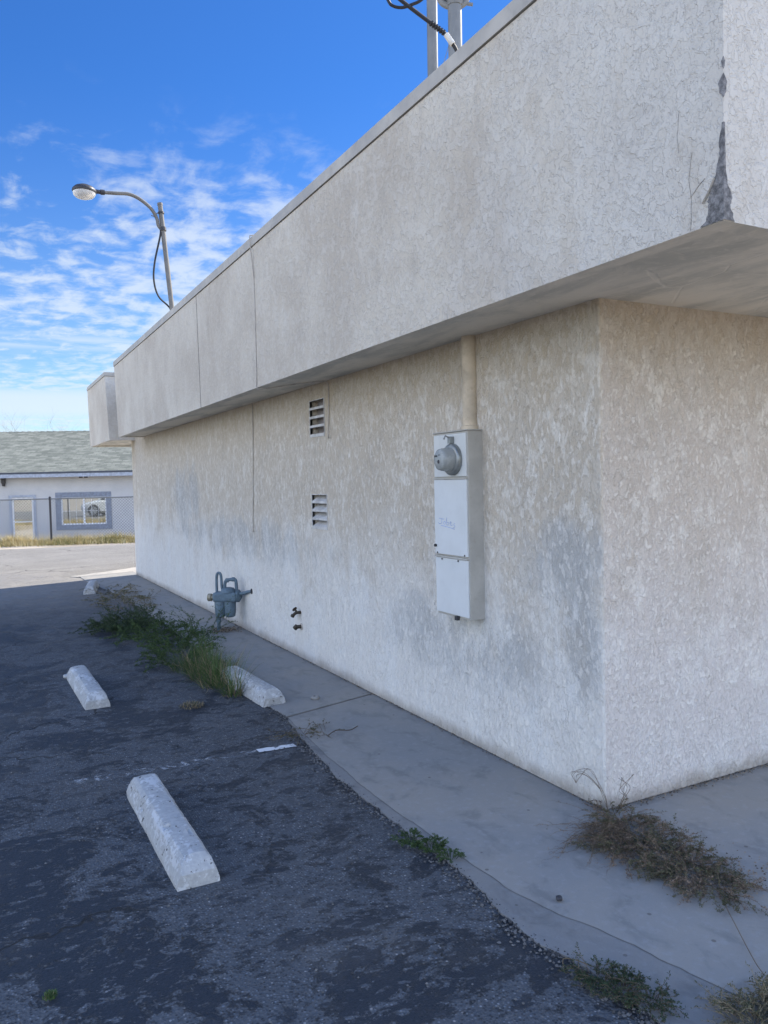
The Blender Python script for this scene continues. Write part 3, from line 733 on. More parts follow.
mb = MB(); mb.lathe((bx0-.003, 3.855, 1.712), (-1, 0, 0), [(0, .092), (.02, .092), (.028, .086), (.032, .074)], 40); ring = P_(mb, 'meter_ring', M['grey_metal'], eb, smooth=True)
mb = MB(); mb.lathe((bx0-.034, 3.855, 1.712), (-1, 0, 0), [(0, .070), (.045, .066), (.064, .061), (.072, .050)], 40); mt = P_(mb, 'meter', M['meter_glass'], eb, smooth=True)
mb = MB()
mb.lathe((bx0-.1045, 3.855, 1.700), (-1, 0, 0), [(0, .012), (.003, .011)], 16); mb.box((bx0-.108, 3.868, 1.728), (bx0-.1045, 3.898, 1.738)); mb.box((bx0-.108, 3.842, 1.735), (bx0-.1045, 3.850, 1.742))
subpart(mb, 'dial', M['dark_metal'], mt)
mb = MB(); mb.box((bx0-.03, 3.845, 1.805), (bx0, 3.875, 1.845)); mb.tube([(bx0-.03, 3.86, 1.84), (bx0-.05, 3.865, 1.85), (bx0-.055, 3.875, 1.83)], .005, 6); subpart(mb, 'seal_lock', M['grey_metal'], ring)
mb = MB(); mb.tube([(2.598, 3.812, bz1+.004), (2.598, 3.812, 2.30), (2.598, 3.812, 2.424)], .046, 18); mb.lathe((2.598, 3.812, bz1+.006), (0, 0, 1), [(0, .056), (.025, .056), (.03, .048)], 18)
P_(mb, 'conduit', M['conduit'], eb, smooth=True)

# ------------------------------------------------------------------ gas meter
gm = thing('gas_meter', 'blue grey gas meter on a riser pipe beside the wall', 'gas meter', (2.356, 8.373, 0))
O = Vector((2.356, 8.373, 0)); U = Vector((.80, -.60, 0)); V = Vector((.60, .80, 0)); Zv = Vector((0, 0, 1))
def G(u, v, z): return O+U*(u+(.035 if z > .12 else 0))+V*v+Zv*z
mb = MB(); mb.tube([G(0, 0, -.02), G(0, 0, .11), G(-.02, 0, .25)], .02, 12); mb.lathe(G(0, 0, .10), (0, 0, 1), [(0, .028), (.04, .028)], 8)
P_(mb, 'riser_pipe', M['gas_paint'], gm, smooth=True)
mb = MB()     # two rounded diaphragm cases under a wide head
for du in (-.02, .088):
    mb.lathe(G(du+.012, 0, .155), (0, 0, 1), [(0, .035), (.012, .055), (.06, .062), (.17, .066), (.185, .06)], 20)
P_(mb, 'meter_case', M['gas_paint'], gm, smooth=True)
mb = MB(); mb.obox(G(-.075, -.075, .325), U*.265, V*.15, Zv*.105); P_(mb, 'meter_head', M['gas_paint'], gm, bevel=.022)
mb = MB(); mb.lathe(G(.085, 0, .425), (0, 0, 1), [(0, .085), (.02, .082), (.045, .06), (.055, .03)], 20); P_(mb, 'meter_lid', M['gas_paint'], gm, smooth=True)
mb = MB(); mb.lathe(G(-.07, -.01, .37), -U, [(0, .03), (.03, .03), (.032, .042), (.07, .042), (.074, .035)], 14); P_(mb, 'union_nut', M['gas_brass'], gm, smooth=True)
mb = MB(); mb.lathe(G(.18, .01, .385), U, [(0, .07), (.02, .07), (.03, .055), (.05, .03)], 20); reg = P_(mb, 'regulator', M['gas_paint'], gm, smooth=True)
mb = MB(); mb.tube(catmull([G(-.045, 0, .42), G(-.045, 0, .56), G(-.035, 0, .625), G(-.01, 0, .635), G(.008, 0, .60), G(.012, 0, .50), G(.02, 0, .44)], 6), .015, 10)
P_(mb, 'vent_loop', M['gas_paint'], gm, smooth=True)
mb = MB(); mb.tube(catmull([G(.045, 0, .44), G(.05, 0, .52), G(.075, 0, .555), G(.15, 0, .565), G(.175, 0, .54), G(.18, 0, .43)], 6), .018, 10); mb.lathe(G(.06, 0, .555), U, [(0, .024), (.03, .024)], 10); mb.lathe(G(.13, 0, .565), U, [(0, .024), (.03, .024)], 10)
P_(mb, 'pipe', M['gas_paint'], gm, smooth=True)
mb = MB(); mb.tube([G(.20, .01, .40), Vector((2.60, 8.06, .445)), Vector((2.64, 8.0, .455))], .018, 10); P_(mb, 'service_pipe', M['gas_paint'], gm, smooth=True)
mb = MB(); mb.lathe((2.614, 7.985, .457), (-1, .0, 0), [(0, .030), (.008, .028)], 12); P_(mb, 'wall_collar', M['black'], gm)

# hose bibs
def bib(z, y, name, label, kind):
    b = thing(name, label, 'faucet', (2.63, y, z))
    mb = MB()
    if kind:
        mb.tube(catmull([(2.635, y, z), (2.60, y, z), (2.575, y+.005, z), (2.56, y+.02, z-.012), (2.55, y+.03, z-.028)], 5), .014, 8); mb.lathe((2.55, y+.03, z-.022), (-.4, .5, -1), [(0, .019), (.018, .019)], 8)
        P_(mb, 'spout', M['brass'], b, smooth=True)
        mb = MB(); mb.tube([(2.58, y, z), (2.565, y+.03, z+.03)], .010, 6); mb.lathe((2.568, y+.026, z+.026), (-.3, .7, .6), [(0, .008), (.003, .024), (.009, .024), (.012, .008)], 12); P_(mb, 'handle', M['brass'], b)
    else:
        mb.tube([(2.635, y, z), (2.60, y, z), (2.565, y+.02, z-.004)], .017, 8); mb.lathe((2.572, y+.016, z+.006), (-.6, .5, -.8), [(0, .022), (.035, .022)], 8); P_(mb, 'pipe_stub', M['brass'], b, smooth=True)
        mb = MB(); mb.lathe((2.614, y, z), (-1, 0, 0), [(0, .032), (.012, .028)], 10); P_(mb, 'collar', M['cable'], b)
bib(.425, 6.60, 'hose_faucet', 'dark hose faucet on the lower wall, above the pipe stub', 1)
bib(.300, 6.58, 'pipe_stub', 'corroded capped pipe stub low on the wall, under the hose faucet', 0)

# ------------------------------------------------------------------ roof equipment
ol = thing('roof_light', 'curved arm area light on a leaning rooftop pole', 'lamp', (2.68, 11.15, 3.22))
mb = MB(); mb.tube([(2.672, 11.13, 3.2), (2.621, 11.18, 4.08), (2.529, 11.29, 5.53)], .033, 14); mb.lathe((2.529, 11.29, 5.52), (-.06, .08, 1), [(0, .037), (.03, .037), (.035, .02)], 14)
P_(mb, 'pole', M['pole'], ol, smooth=True)
mb = MB(); mb.tube(catmull([(2.53, 11.28, 5.19), (2.492, 11.28, 5.24), (2.475, 11.28, 5.33), (2.40, 11.28, 5.455), (2.257, 11.29, 5.565), (2.112, 11.29, 5.612), (1.95, 11.29, 5.60), (1.76, 11.29, 5.585)], 6), .024, 12)
mb.tube([(2.44, 11.28, 5.37), (2.54, 11.28, 5.44)], .008, 6); mb.tube([(2.49, 11.28, 5.34), (2.40, 11.28, 5.36)], .006, 6)
P_(mb, 'arm', M['pole'], ol, smooth=True)
mb = MB(); mb.lathe((2.553, 11.262, 5.16), (-.06, .08, 1), [(0, .046), (.05, .046)], 14); P_(mb, 'bracket', M['dark_metal'], ol)
mb = MB(); mb.lathe((2.539, 11.278, 5.40), (-.06, .08, 1), [(0, .042), (.025, .042)], 14); P_(mb, 'bracket', M['dark_metal'], ol)
mb = MB(); mb.lathe((1.79, 11.29, 5.587), (-1, 0, -.03), [(0, .034), (.05, .036), (.055, .026), (.13, .03), (.16, .03)], 12)
mb.lathe((1.53, 11.29, 5.545), (.03, 0, 1), [(0, .150), (.02, .158), (.045, .150), (.075, .12), (.098, .07), (.105, .02)], 28)
P_(mb, 'lamp_housing', M['dark_metal'], ol, smooth=True)
mb = MB(); mb.lathe((1.53, 11.29, 5.545), (.03, 0, -1), [(-.004, .148), (.03, .14), (.06, .11), (.078, .06), (.083, .01)], 28); P_(mb, 'lamp_lens', M['lens'], ol, smooth=True)
mb = MB(); mb.tube(catmull([(2.52, 11.26, 5.15), (2.50, 11.25, 5.05), (2.42, 11.25, 4.71), (2.40, 11.25, 4.46), (2.455, 11.24, 4.24), (2.61, 11.2, 4.06), (2.64, 11.17, 3.8)], 6), .013, 8); P_(mb, 'cable', M['black'], ol, smooth=True)

ms = thing('service_mast', 'plain grey steel mast rising behind the roof edge, left of the pair', 'mast', (3.27, 5.22, 3.22))
mb = MB(); mb.tube([(3.255, 5.22, 3.2), (3.285, 5.225, 6.4)], .041, 16); mb.lathe((3.255, 5.22, 3.2), (0, 0, 1), [(0, .09), (.02, .09), (.06, .05)], 16); P_(mb, 'pole', M['galv'], ms, smooth=True)
mb = MB(); mb.lathe((3.285, 5.225, 6.4), (0, 0, 1), [(0, .045), (.03, .045), (.04, .02)], 16); P_(mb, 'cap', M['galv'], ms, smooth=True)
m2_ = thing('service_mast', 'thicker grey mast with clamped fitting at its top, right of the pair', 'mast', (3.19, 4.80, 3.22))
mb = MB(); mb.tube([(3.18, 4.79, 3.2), (3.20, 4.80, 5.02)], .050, 16); mb.lathe((3.18, 4.79, 3.2), (0, 0, 1), [(0, .1), (.02, .1), (.06, .06)], 16); P_(mb, 'pole', M['galv'], m2_, smooth=True)
mb = MB(); mb.lathe((3.20, 4.80, 4.965), (0, 0, 1), [(0, .056), (.035, .062), (.07, .10), (.10, .11), (.13, .075)], 16)
mb.tube(catmull([(3.105, 4.855, 5.03), (3.13, 4.84, 4.985), (3.20, 4.80, 4.955), (3.26, 4.77, 4.985), (3.285, 4.76, 5.04)], 5), .022, 8); mb.tube([(3.27, 4.765, 4.985), (3.315, 4.74, 4.975)], .012, 8)
P_(mb, 'clamp_head', M['galv'], m2_, smooth=True)
sc = thing('service_cable', 'thick black overhead cable with a pale splice ending at the roof edge', 'cable', (2.859, 4.273, 4.3))
mb = MB(); mb.tube(catmull([(2.99, 4.36, 3.9), (2.90, 4.29, 4.2), (2.862, 4.273, 4.31), (2.833, 4.289, 4.373), (2.79, 4.314, 4.438), (2.66, 4.389, 4.556), (2.535, 4.46, 4.674), (2.3, 4.59, 4.91), (1.6, 5.0, 5.6), (-2.0, 7.1, 8.6), (-8.5, 10.9, 13.0)], 6), .0125, 8); P_(mb, 'cable', M['black'], sc, smooth=True)
mb = MB()
for k in range(6):
    t = k/5; p = Vector((2.79, 4.314, 4.438)).lerp(Vector((2.725, 4.352, 4.497)), t); mb.lathe(p, (-.74, .43, .7), [(0, .019), (.008, .019)], 8)
P_(mb, 'splice', M['black'], sc)
mb = MB(); mb.tube([(2.836, 4.284, 4.362), (2.80, 4.304, 4.425)], .019, 8); P_(mb, 'tag', M['tag'], sc, smooth=True)
mb = MB(); mb.tube(catmull([(2.44, 4.52, 4.80), (2.484, 4.487, 4.656), (2.51, 4.471, 4.618), (2.561, 4.444, 4.606), (2.618, 4.414, 4.624), (2.68, 4.38, 4.66), (2.80, 4.32, 4.80)], 6), .010, 8); P_(mb, 'loop', M['black'], sc, smooth=True)
mb = MB(); mb.tube([(2.74, 4.33, 4.09), (2.783, 4.31, 4.253), (2.854, 4.283, 4.487), (2.92, 4.25, 4.75)], .002, 5); P_(mb, 'guy_wire', M['galv'], sc)

# ------------------------------------------------------------------ parking stops
def make_stop(L=1.36, W=.178, T=.092, H=.112, seed=1, name='parking_stop'):
    me = bpy.data.meshes.new(name); v = []; f = []
    nl, pr = 56, []
    prof = [(-W/2, 0), (-W/2, .02), (-W/2+.008, .045), (-T/2-.018, H-.022), (-T/2, H-.004), (-T/4, H), (T/4, H), (T/2, H-.004), (T/2+.018, H-.022), (W/2-.008, .045), (W/2, .02), (W/2, 0)]
    # refine profile
    q = []
    for a, b in zip(prof, prof[1:]):
        for i in range(3): q.append((a[0]+(b[0]-a[0])*i/3, a[1]+(b[1]-a[1])*i/3))
    q.append(prof[-1]); prof = q; n = len(prof)
    for i in range(nl+1):
        u = -L/2+L*i/nl; e = min(1.0, (L/2-abs(u))/.05); hs = .55+.45*min(1, e)   # sloped ends
        if i in (0, nl): hs = .52
        for x, z in prof:
            zz_ = min(z, H*hs) if e < 1 else z; xx = x*(1-.04*(1-e))
            d = noise.noise(Vector((x*16, u*9, z*16+seed*5)))*.0025+noise.noise(Vector((x*60, u*60, z*60+seed*9)))*.0012
            ch = noise.noise(Vector((x*22+3, u*14, seed*3.1)))
            if z > .05 and ch > .42 and abs(x) > T/2-.02: d -= (ch-.42)*.06
            v.append((xx+d*(1 if x > 0 else -1)*.8, u+(noise.noise(Vector((x*30, z*30, seed+i)))*.004 if i in (0, nl) else 0), max(0, zz_+d*.9)-.004))
    for i in range(nl):
        for j in range(n-1): f.append((i*n+j, i*n+j+1, (i+1)*n+j+1, (i+1)*n+j))
    f.append(tuple(range(n))); f.append(tuple(nl*n+j for j in range(n))[::-1])
    me.from_pydata(v, [], f); me.materials.append(M['stop']); me.shade_smooth(); me.set_sharp_from_angle(angle=R(22))
    o = bpy.data.objects.new(name, me); COL.objects.link(o); return o
GS = 'concrete parking stops'
for k, (x, y, rz, L, lab) in enumerate([
        (.752, 3.635, .2, 1.11, 'nearest white concrete parking stop, chipped, alone on dark asphalt'),
        (.762, 6.50, .8, 1.08, 'worn pale parking stop in the middle distance nearest the left edge'),
        (1.865, 5.80, 2.5, .96, 'chipped white parking stop lying against the sidewalk beside green grass'),
        (1.63, 12.88, -11, .96, 'farthest small parking stop near the shadow edge')]):
    o = make_stop(L=L, seed=k+1); o.location = (x, y, 0); o.rotation_euler = (0, 0, R(rz)); tag(o, lab, 'parking stop', GS)
    if k == 2: o.location.z = .003

# loose rock behind the second stop
def rock(name, x, y, s, label, mat, seed):
    import bmesh
    bm = bmesh.new(); bmesh.ops.create_icosphere(bm, subdivisions=3, radius=s)
    for vv in bm.verts:
        n = noise.noise(vv.co*(1.6/s)*.5+Vector((seed, 0, 0))); vv.co *= 1+.45*n; vv.co.z *= .65
    me = bpy.data.meshes.new(name); bm.to_mesh(me); bm.free(); me.materials.append(mat)
    o = bpy.data.objects.new(name, me); COL.objects.link(o); o.location = (x, y, s*.45); return tag(o, label, 'rock')
rock('broken_concrete_chunk', .675, 7.06, .030, 'small pale broken chunk at the far end of the left parking stop', M['stop'], 3)
rock('stone', 1.90, 2.26, .013, 'dark pebble lying alone on the near sidewalk edge', M['dark_metal'], 5).location.z = .018
rock('stone', 2.19, 5.30, .028, 'flat grey stone on the sidewalk beyond the first joint', M['concrete'], 8).location.z = .02

# ------------------------------------------------------------------ chain-link fence
fn = thing('chain_link_fence', 'low chain link fence with top rail along the roadside weeds', 'fence', FR(0, 0, 0))
zt = 1.29
mb = MB(); mb.tube([FR(-16, 0, zt), FR(22, 0, zt)], .021, 8); P_(mb, 'top_rail', M['galv'], fn, smooth=True)
for s_ in [1.42+3.05*k for k in range(-5, 7)]:
    mb = MB(); mb.tube([FR(s_, .0, -.1), FR(s_, .0, zt+.02)], .030, 10); mb.lathe(FR(s_, 0, zt+.02), (0, 0, 1), [(0, .038), (.03, .034), (.05, .01)], 10); P_(mb, 'post', M['dark_metal'], fn, smooth=True)
mb = MB(); pitch = .085; hh = zt-.03
wv = ND*.0022
k = -16.0
while k < 14:
    for dx in (1, -1):
        a = FR(k, .028*1, .03); b = FR(k+dx*hh, .028, .03+hh); wd_ = (WD*.7-Zv*.7*dx)*.0045
        mb.poly([a-wd_, a+wd_, b+wd_, b-wd_]); mb.poly([a-wv, a+wv, b+wv, b-wv])
    k += pitch
P_(mb, 'wire_mesh', M['galv'], fn)

# ------------------------------------------------------------------ house behind the fence
hs = thing('house', 'low pale stucco house with grey shingle roof behind the chain link fence', 'house', (3.648, 30.896, -.65))
HP = Vector((3.648, 30.896, 0))
def H(s, t, z): return HP+WD*s+ND*t+Zv*z
def hbox(mb, s0, s1, t0, t1, z0, z1): mb.obox(H(s0, t0, z0), WD*(s1-s0), ND*(t1-t0), Zv*(z1-z0))
def m_house():
    ma, t, b, pos = newmat('house_stucco', .9, 0, .2)
    n1 = t.noise(pos, 1.2, 5, .6); n2 = t.noise(pos, 22, 4, .6)
    c = t.mix(t.ramp(n1, .3, .7), (.42, .43, .445), (.49, .495, .50)); c = t.mix(t.math('MULTIPLY', t.ramp(n2, .5, .7), .3), c, (.42, .42, .44))
    t.link(c, b.inputs['Base Color']); bump(t, b, n2, .6, .02); return ma
def m_shingle():
    ma, t, b, pos = newmat('shingles', .9, 0, .2)
    mp = t.map(pos, rot=(0, 0, R(21)))
    br = t.new('ShaderNodeTexBrick'); 
    sx = t.new('ShaderNodeSeparateXYZ'); t.link(mp, sx.inputs[0]); cb = t.new('ShaderNodeCombineXYZ'); t.link(sx.outputs[0], cb.inputs[0]); t.link(sx.outputs[1], cb.inputs[1])
    t.link(cb.outputs[0], br.inputs['Vector']); br.inputs['Scale'].default_value = 1.0; br.inputs['Brick Width'].default_value = .32; br.inputs['Row Height'].default_value = .16; br.inputs['Mortar Size'].default_value = .012; br.inputs['Bias'].default_value = -.1
    br.inputs['Color1'].default_value = (.10, .11, .092, 1); br.inputs['Color2'].default_value = (.18, .19, .16, 1); br.inputs['Mortar'].default_value = (.10, .10, .095, 1)
    n = t.noise(pos, 3, 5, .7); c = t.mix(t.math('MULTIPLY', t.ramp(n, .4, .7), .4), br.outputs[0], (.26, .265, .225))
    t.link(c, b.inputs['Base Color']); bump(t, b, br.outputs[1], -.5, .02); return ma
M['house'] = m_house(); M['shingle'] = m_shingle()
M['trim'] = simple('slate_trim', (.20, .23, .29), .7); M['gutter'] = simple('blue_grey_gutter', (.34, .38, .45), .6); M['gutter_dark'] = simple('dark_drip_edge', (.06, .07, .09), .6)
M['vinyl'] = simple('white_vinyl', (.72, .74, .76), .5)
# wall with openings
win = (-.70, .92, .22, 1.24); door = (-2.43, -1.66, -.60, 1.27)
mb = MB(); S = sorted({-9, 12, win[0], win[1], door[0], door[1]}); Zs = sorted({-.7, 2.25, win[2], win[3], door[2], door[3]})
for a, b in zip(S, S[1:]):
    for c, d in zip(Zs, Zs[1:]):
        m_, n_ = (a+b)/2, (c+d)/2
        if any(q[0] < m_ < q[1] and q[2] < n_ < q[3] for q in (win, door)): continue
        mb.poly([H(a, 0, c), H(b, 0, c), H(b, 0, d), H(a, 0, d)])
for s_ in (-9, 12): mb.poly([H(s_, 0, -.7), H(s_, 9, -.7), H(s_, 9, 2.25), H(s_, 4.5, 4.1), H(s_, 0, 2.25)])
mb.poly([H(-9, 9, -.7), H(12, 9, -.7), H(12, 9, 2.25), H(-9, 9, 2.25)])
for q in (win, door):
    for pts in ([(q[0], q[2]), (q[1], q[2])], [(q[0], q[3]), (q[1], q[3])], [(q[0], q[2]), (q[0], q[3])], [(q[1], q[2]), (q[1], q[3])]):
        (a, c), (b, d) = pts; mb.poly([H(a, 0, c), H(b, 0, d), H(b, .12, d), H(a, .12, c)])
P_(mb, 'wall', M['house'], hs)
# roof
ze = 2.15; rz_, rt_ = 3.93, 4.5
mb = MB()
mb.hexa([H(-9.4, -.45, ze), H(12.4, -.45, ze), H(12.4, rt_, rz_), H(-9.4, rt_, rz_), H(-9.4, -.45, ze+.03), H(12.4, -.45, ze+.03), H(12.4, rt_, rz_+.04), H(-9.4, rt_, rz_+.04)])
mb.hexa([H(-9.4, rt_, rz_), H(12.4, rt_, rz_), H(12.4, 9.45, ze), H(-9.4, 9.45, ze), H(-9.4, rt_, rz_+.04), H(12.4, rt_, rz_+.04), H(12.4, 9.45, ze+.03), H(-9.4, 9.45, ze+.03)])
rf = P_(mb, 'roof', M['shingle'], hs)
mb = MB(); s_ = -9.4
while s_ < 12.4:
    mb.hexa([H(s_, rt_-.14, rz_-.01), H(s_+.24, rt_-.14, rz_-.01), H(s_+.24, rt_+.14, rz_-.01), H(s_, rt_+.14, rz_-.01), H(s_, rt_-.02, rz_+.075), H(s_+.24, rt_-.02, rz_+.05), H(s_+.24, rt_+.02, rz_+.05), H(s_, rt_+.02, rz_+.075)]); s_ += .25
subpart(mb, 'ridge_cap', M['shingle'], rf)
mb = MB(); hbox(mb, -9.4, 12.4, -.47, -.452, ze-.03, ze+.035); P_(mb, 'drip_edge', M['gutter_dark'], hs)
mb = MB(); hbox(mb, -9.4, 12.4, -.462, -.43, ze-.16, ze-.032); P_(mb, 'eave_board', M['gutter'], hs)
mb = MB(); hbox(mb, -9.3, 12.3, -.428, -.002, ze-.05, ze-.03); P_(mb, 'eave_soffit', M['gutter'], hs)
def frame(mb, s0, s1, z0, z1, w_, t0, t1):
    hbox(mb, s0-w_, s0, t0, t1, z0-w_, z1+w_); hbox(mb, s1, s1+w_, t0, t1, z0-w_, z1+w_); hbox(mb, s0, s1, t0, t1, z0-w_, z0); hbox(mb, s0, s1, t0, t1, z1, z1+w_)
wn = P_((lambda m: (frame(m, *win, .18, -.03, .02), m)[1])(MB()), 'window', M['trim'], hs)
mb = MB(); frame(mb, win[0]+.05, win[1]-.05, win[2]+.05, win[3]-.05, .05, .02, .07); mc = (win[0]+win[1])/2; hbox(mb, mc-.03, mc+.03, .018, .068, win[2]+.05, win[3]-.05); subpart(mb, 'window_frame', M['vinyl'], wn)
mb = MB()
for a in (win[0]+.05, mc+.03):
    wid = (win[1]-win[0])/2-.08
    for k in (1, 2): hbox(mb, a+wid*k/3-.004, a+wid*k/3+.004, .03, .038, win[2]+.05, win[3]-.05)
    hbox(mb, a, a+wid, .031, .037, (win[2]+win[3])/2-.004, (win[2]+win[3])/2+.004)
subpart(mb, 'muntin', M['vinyl'], wn)
for a in (win[0]+.05, mc+.03):
    mb = MB(); hbox(mb, a, a+wid, .045, .053, win[2]+.05, win[3]-.05); subpart(mb, 'pane', M['mirror'], wn)
dn = P_((lambda m: (frame(m, door[0], door[1], door[2]+.0, door[3], .09, -.025, .02), m)[1])(MB()), 'door', M['gutter'], hs)
mb = MB(); frame(mb, door[0]+.07, door[1]-.07, door[2]+.1, door[3]-.07, .07, .02, .06); hbox(mb, door[0]+.07, door[1]-.07, .018, .055, .36, .40); subpart(mb, 'door_frame', M['vinyl'], dn)
mb = MB(); hbox(mb, door[0]+.07, door[1]-.07, .035, .045, door[2]+.1, door[3]-.07); subpart(mb, 'pane', M['mirror'], dn)
mb = MB(); hbox(mb, -2.72, -2.60, -.12, -.001, 1.80, 1.98); mb.lathe(H(-2.66, -.06, 1.80), (0, 0, -1), [(0, .06), (.10, .05)], 10); P_(mb, 'wall_lamp', M['dark_metal'], hs)
for a in (-.02, .16): 
    mb = MB(); hbox(mb, a, a+.13, -.005, .0-.001, 1.95, 2.0); P_(mb, 'vent', M['dark_metal'], hs)

# ------------------------------------------------------------------ bare tree behind the house
def bare_tree(name, x, y, z0, h, seed, label, spread=.5, r0=.14):
    rr = random.Random(seed); t = thing(name, label, 'tree', (x, y, z0)); tm = MB(); cm = MB()
    def grow(mbx, p, d, L, r, depth):
        q = [p]; c = p; dd = d
        for i in range(4):
            dd = (dd+Vector((rr.uniform(-1, 1), rr.uniform(-1, 1), rr.uniform(-.3, .5)))*.16).normalized(); c = c+dd*L/4; q.append(c)
        rs = [r*(1-.45*i/4) for i in range(5)]
        mbx.tube(q, rs, 5 if depth > 1 else 8, cap=False)
        if depth >= 5: return
        n = 2 if depth < 1 else rr.choice((2, 3, 3))
        for i in range(n):
            az = rr.uniform(0, 6.28); sp = rr.uniform(.35, .8)*spread*1.4
            nd = (dd+Vector((math.cos(az)*sp, math.sin(az)*sp, rr.uniform(0, .3)))).normalized()
            grow(cm, q[rr.choice((2, 3, 4))] if i else q[4], nd, L*rr.uniform(.62, .85), rs[-1]*.72, depth+1)
    grow(tm, Vector((x, y, z0)), Vector((0, 0, 1)), h*.30, r0, 0)
    P_(tm, 'trunk', M['bark'], t, smooth=True); P_(cm, 'crown', M['bark'], t, smooth=True)
bare_tree('bare_tree', 4.2, 53, -.65, 9.6, 11, 'bare winter tree whose twigs rise above the roof ridge, right one', .95)
bare_tree('bare_tree', 2.3, 56, -.65, 8.6, 23, 'bare winter tree whose twigs rise above the roof ridge, left one', 1.0)

# ------------------------------------------------------------------ plants
def blade(mb, p, d, L, w_, droop, n=4):
    p = Vector(p); d = Vector(d).normalized(); side = d.cross(Vector((0, 0, 1)))
    side = (side if side.length > .01 else Vector((1, 0, 0))).normalized()
    side = (side+Vector((rnd.uniform(-.4, .4), rnd.uniform(-.4, .4), rnd.uniform(-.2, .2)))).normalized()
    base = len(mb.v)
    for i in range(n+1):
        t = i/n; ww = w_*(1-t)**.7*.5 if i < n else 0.0
        if i == n: mb.v.append(tuple(p))
        else: mb.v.append(tuple(p-side*ww)); mb.v.append(tuple(p+side*ww))
        d = (d+Vector((0, 0, -droop/n))).normalized(); p = p+d*(L/n)
        p.z = max(p.z, .012)
    for i in range(n-1): mb.f.append((base+2*i, base+2*i+1, base+2*i+3, base+2*i+2))
    mb.f.append((base+2*n-2, base+2*n-1, base+2*n))
def leaf(mb, p, d, L, w_):
    p = Vector(p); d = Vector(d).normalized(); s = d.cross(Vector((rnd.uniform(-1, 1), rnd.uniform(-1, 1), rnd.uniform(-1, 1)))).normalized()
    i = len(mb.v); mb.v += [tuple(p), tuple(p+d*L*.5+s*w_*.5), tuple(p+d*L), tuple(p+d*L*.5-s*w_*.5)]; mb.f.append((i, i+1, i+2, i+3))
def twig(mb, lm, p, d, L, r=.0014, leaves=10, ll=.014, droop=.6, branch=2):
    p = Vector(p); d = Vector(d).normalized(); q = [p.copy()]; n = 7
    for i in range(n):
        d = (d+Vector((rnd.uniform(-.22, .22), rnd.uniform(-.22, .22), rnd.uniform(-.12, .12)-droop/n))).normalized()
        p = p+d*L/n; p.z = max(p.z, .014+rnd.uniform(0, .012)); q.append(p.copy())
        if branch and i in (2, 3, 5) and rnd.random() < .8:
            twig(mb, lm, p, d+Vector((rnd.uniform(-.8, .8), rnd.uniform(-.8, .8), rnd.uniform(-.1, .5))), L*rnd.uniform(.3, .55), r*.7, max(2, leaves//2), ll, droop, branch-1)
    mb.tube(q, [r*(1-.6*i/n) for i in range(n+1)], 4, cap=False)
    for k in range(leaves):
        a = q[rnd.randrange(1, n+1)]; a = a.lerp(q[rnd.randrange(1, n+1)], .15)
        leaf(lm, a, (rnd.uniform(-1, 1), rnd.uniform(-1, 1), rnd.uniform(-.2, 1)), ll*rnd.uniform(.6, 1.4), ll*.38)
def grass_tuft(name, label, spots, mat, hrange, n, w_=.004, droop=.9, cat='grass clump', spread=.5, extra=None, group=None):
    c = spots[0]; t = thing(name, label, cat, (c[0], c[1], .01), group); mb = MB(); dm = MB()
    for x, y, r, wt in spots:
        for i in range(int(n*wt)):
            a = rnd.uniform(0, 6.283); rr = r*math.sqrt(rnd.random()); px, py = x+rr*math.cos(a), y+rr*math.sin(a)
            d = Vector((math.cos(a)*spread*rr/r+rnd.uniform(-.35, .35), math.sin(a)*spread*rr/r+rnd.uniform(-.35, .35), 1))
            L = rnd.uniform(*hrange)*(1-.4*(rr/r)**2)*(.55+.9*abs(noise.noise(Vector((px*9, py*9, 2)))+.45))
            blade(dm if rnd.random() < (extra or .12) else mb, (px, py, .004), d, L, w_*rnd.uniform(.7, 1.3), droop*rnd.uniform(.4, 1.4))
    P_(mb, 'blades', mat, t); P_(dm, 'dry_blades', M['dry'], t)
    return t
def weed(name, label, spots, mat, n, Lr, ll=.014, leaves=10, flat=.4, stem='dry_dark', droop=.6, cat='weed', branch=2, group=None, r=.0014):
    c = spots[0]; t = thing(name, label, cat, (c[0], c[1], .01), group); sm = MB(); lm = MB()
    for x, y, r_, wt in spots:
        for i in range(int(n*wt)):
            a = rnd.uniform(0, 6.283); rr = r_*math.sqrt(rnd.random())
            d = (math.cos(a)*rnd.uniform(.3, 1), math.sin(a)*rnd.uniform(.3, 1), rnd.uniform(.15, 1)*(1-flat)+.12)
            twig(sm, lm, (x+rr*math.cos(a), y+rr*math.sin(a), .01), d, rnd.uniform(*Lr), r, leaves, ll, droop, branch)
    P_(sm, 'stems', M[stem], t); P_(lm, 'leaves', mat, t)
    return t
# weeds along the edge of the sidewalk, from far to near
grass_tuft('grass_clump', 'bright green grass clump beside the stop by the sidewalk', [(1.70, 6.75, .22, 1), (1.74, 6.40, .20, 1), (1.70, 6.10, .15, .7), (1.72, 5.75, .09, .3)], M['grass_green'], (.12, .36), 520, .005, 1.3, extra=.25)
weed('weed', 'tangled leafy green weeds growing between the far stops and the gas meter', [(1.62, 7.05, .20, .9), (1.72, 7.5, .22, 1), (1.74, 8.0, .2, .9), (1.66, 8.4, .22, 1)], M['leaf'], 40, (.12, .30), .020, 20, .25, 'leaf_dark', .5, r=.002)
weed('weed', 'dark bushy weed left of the sidewalk, biggest of the roadside weeds', [(1.36, 9.05, .16, 1), (1.52, 8.85, .2, .9), (1.62, 9.3, .2, .7)], M['leaf_dark'], 50, (.12, .28), .021, 22, .25, 'leaf_dark', .5, r=.002)
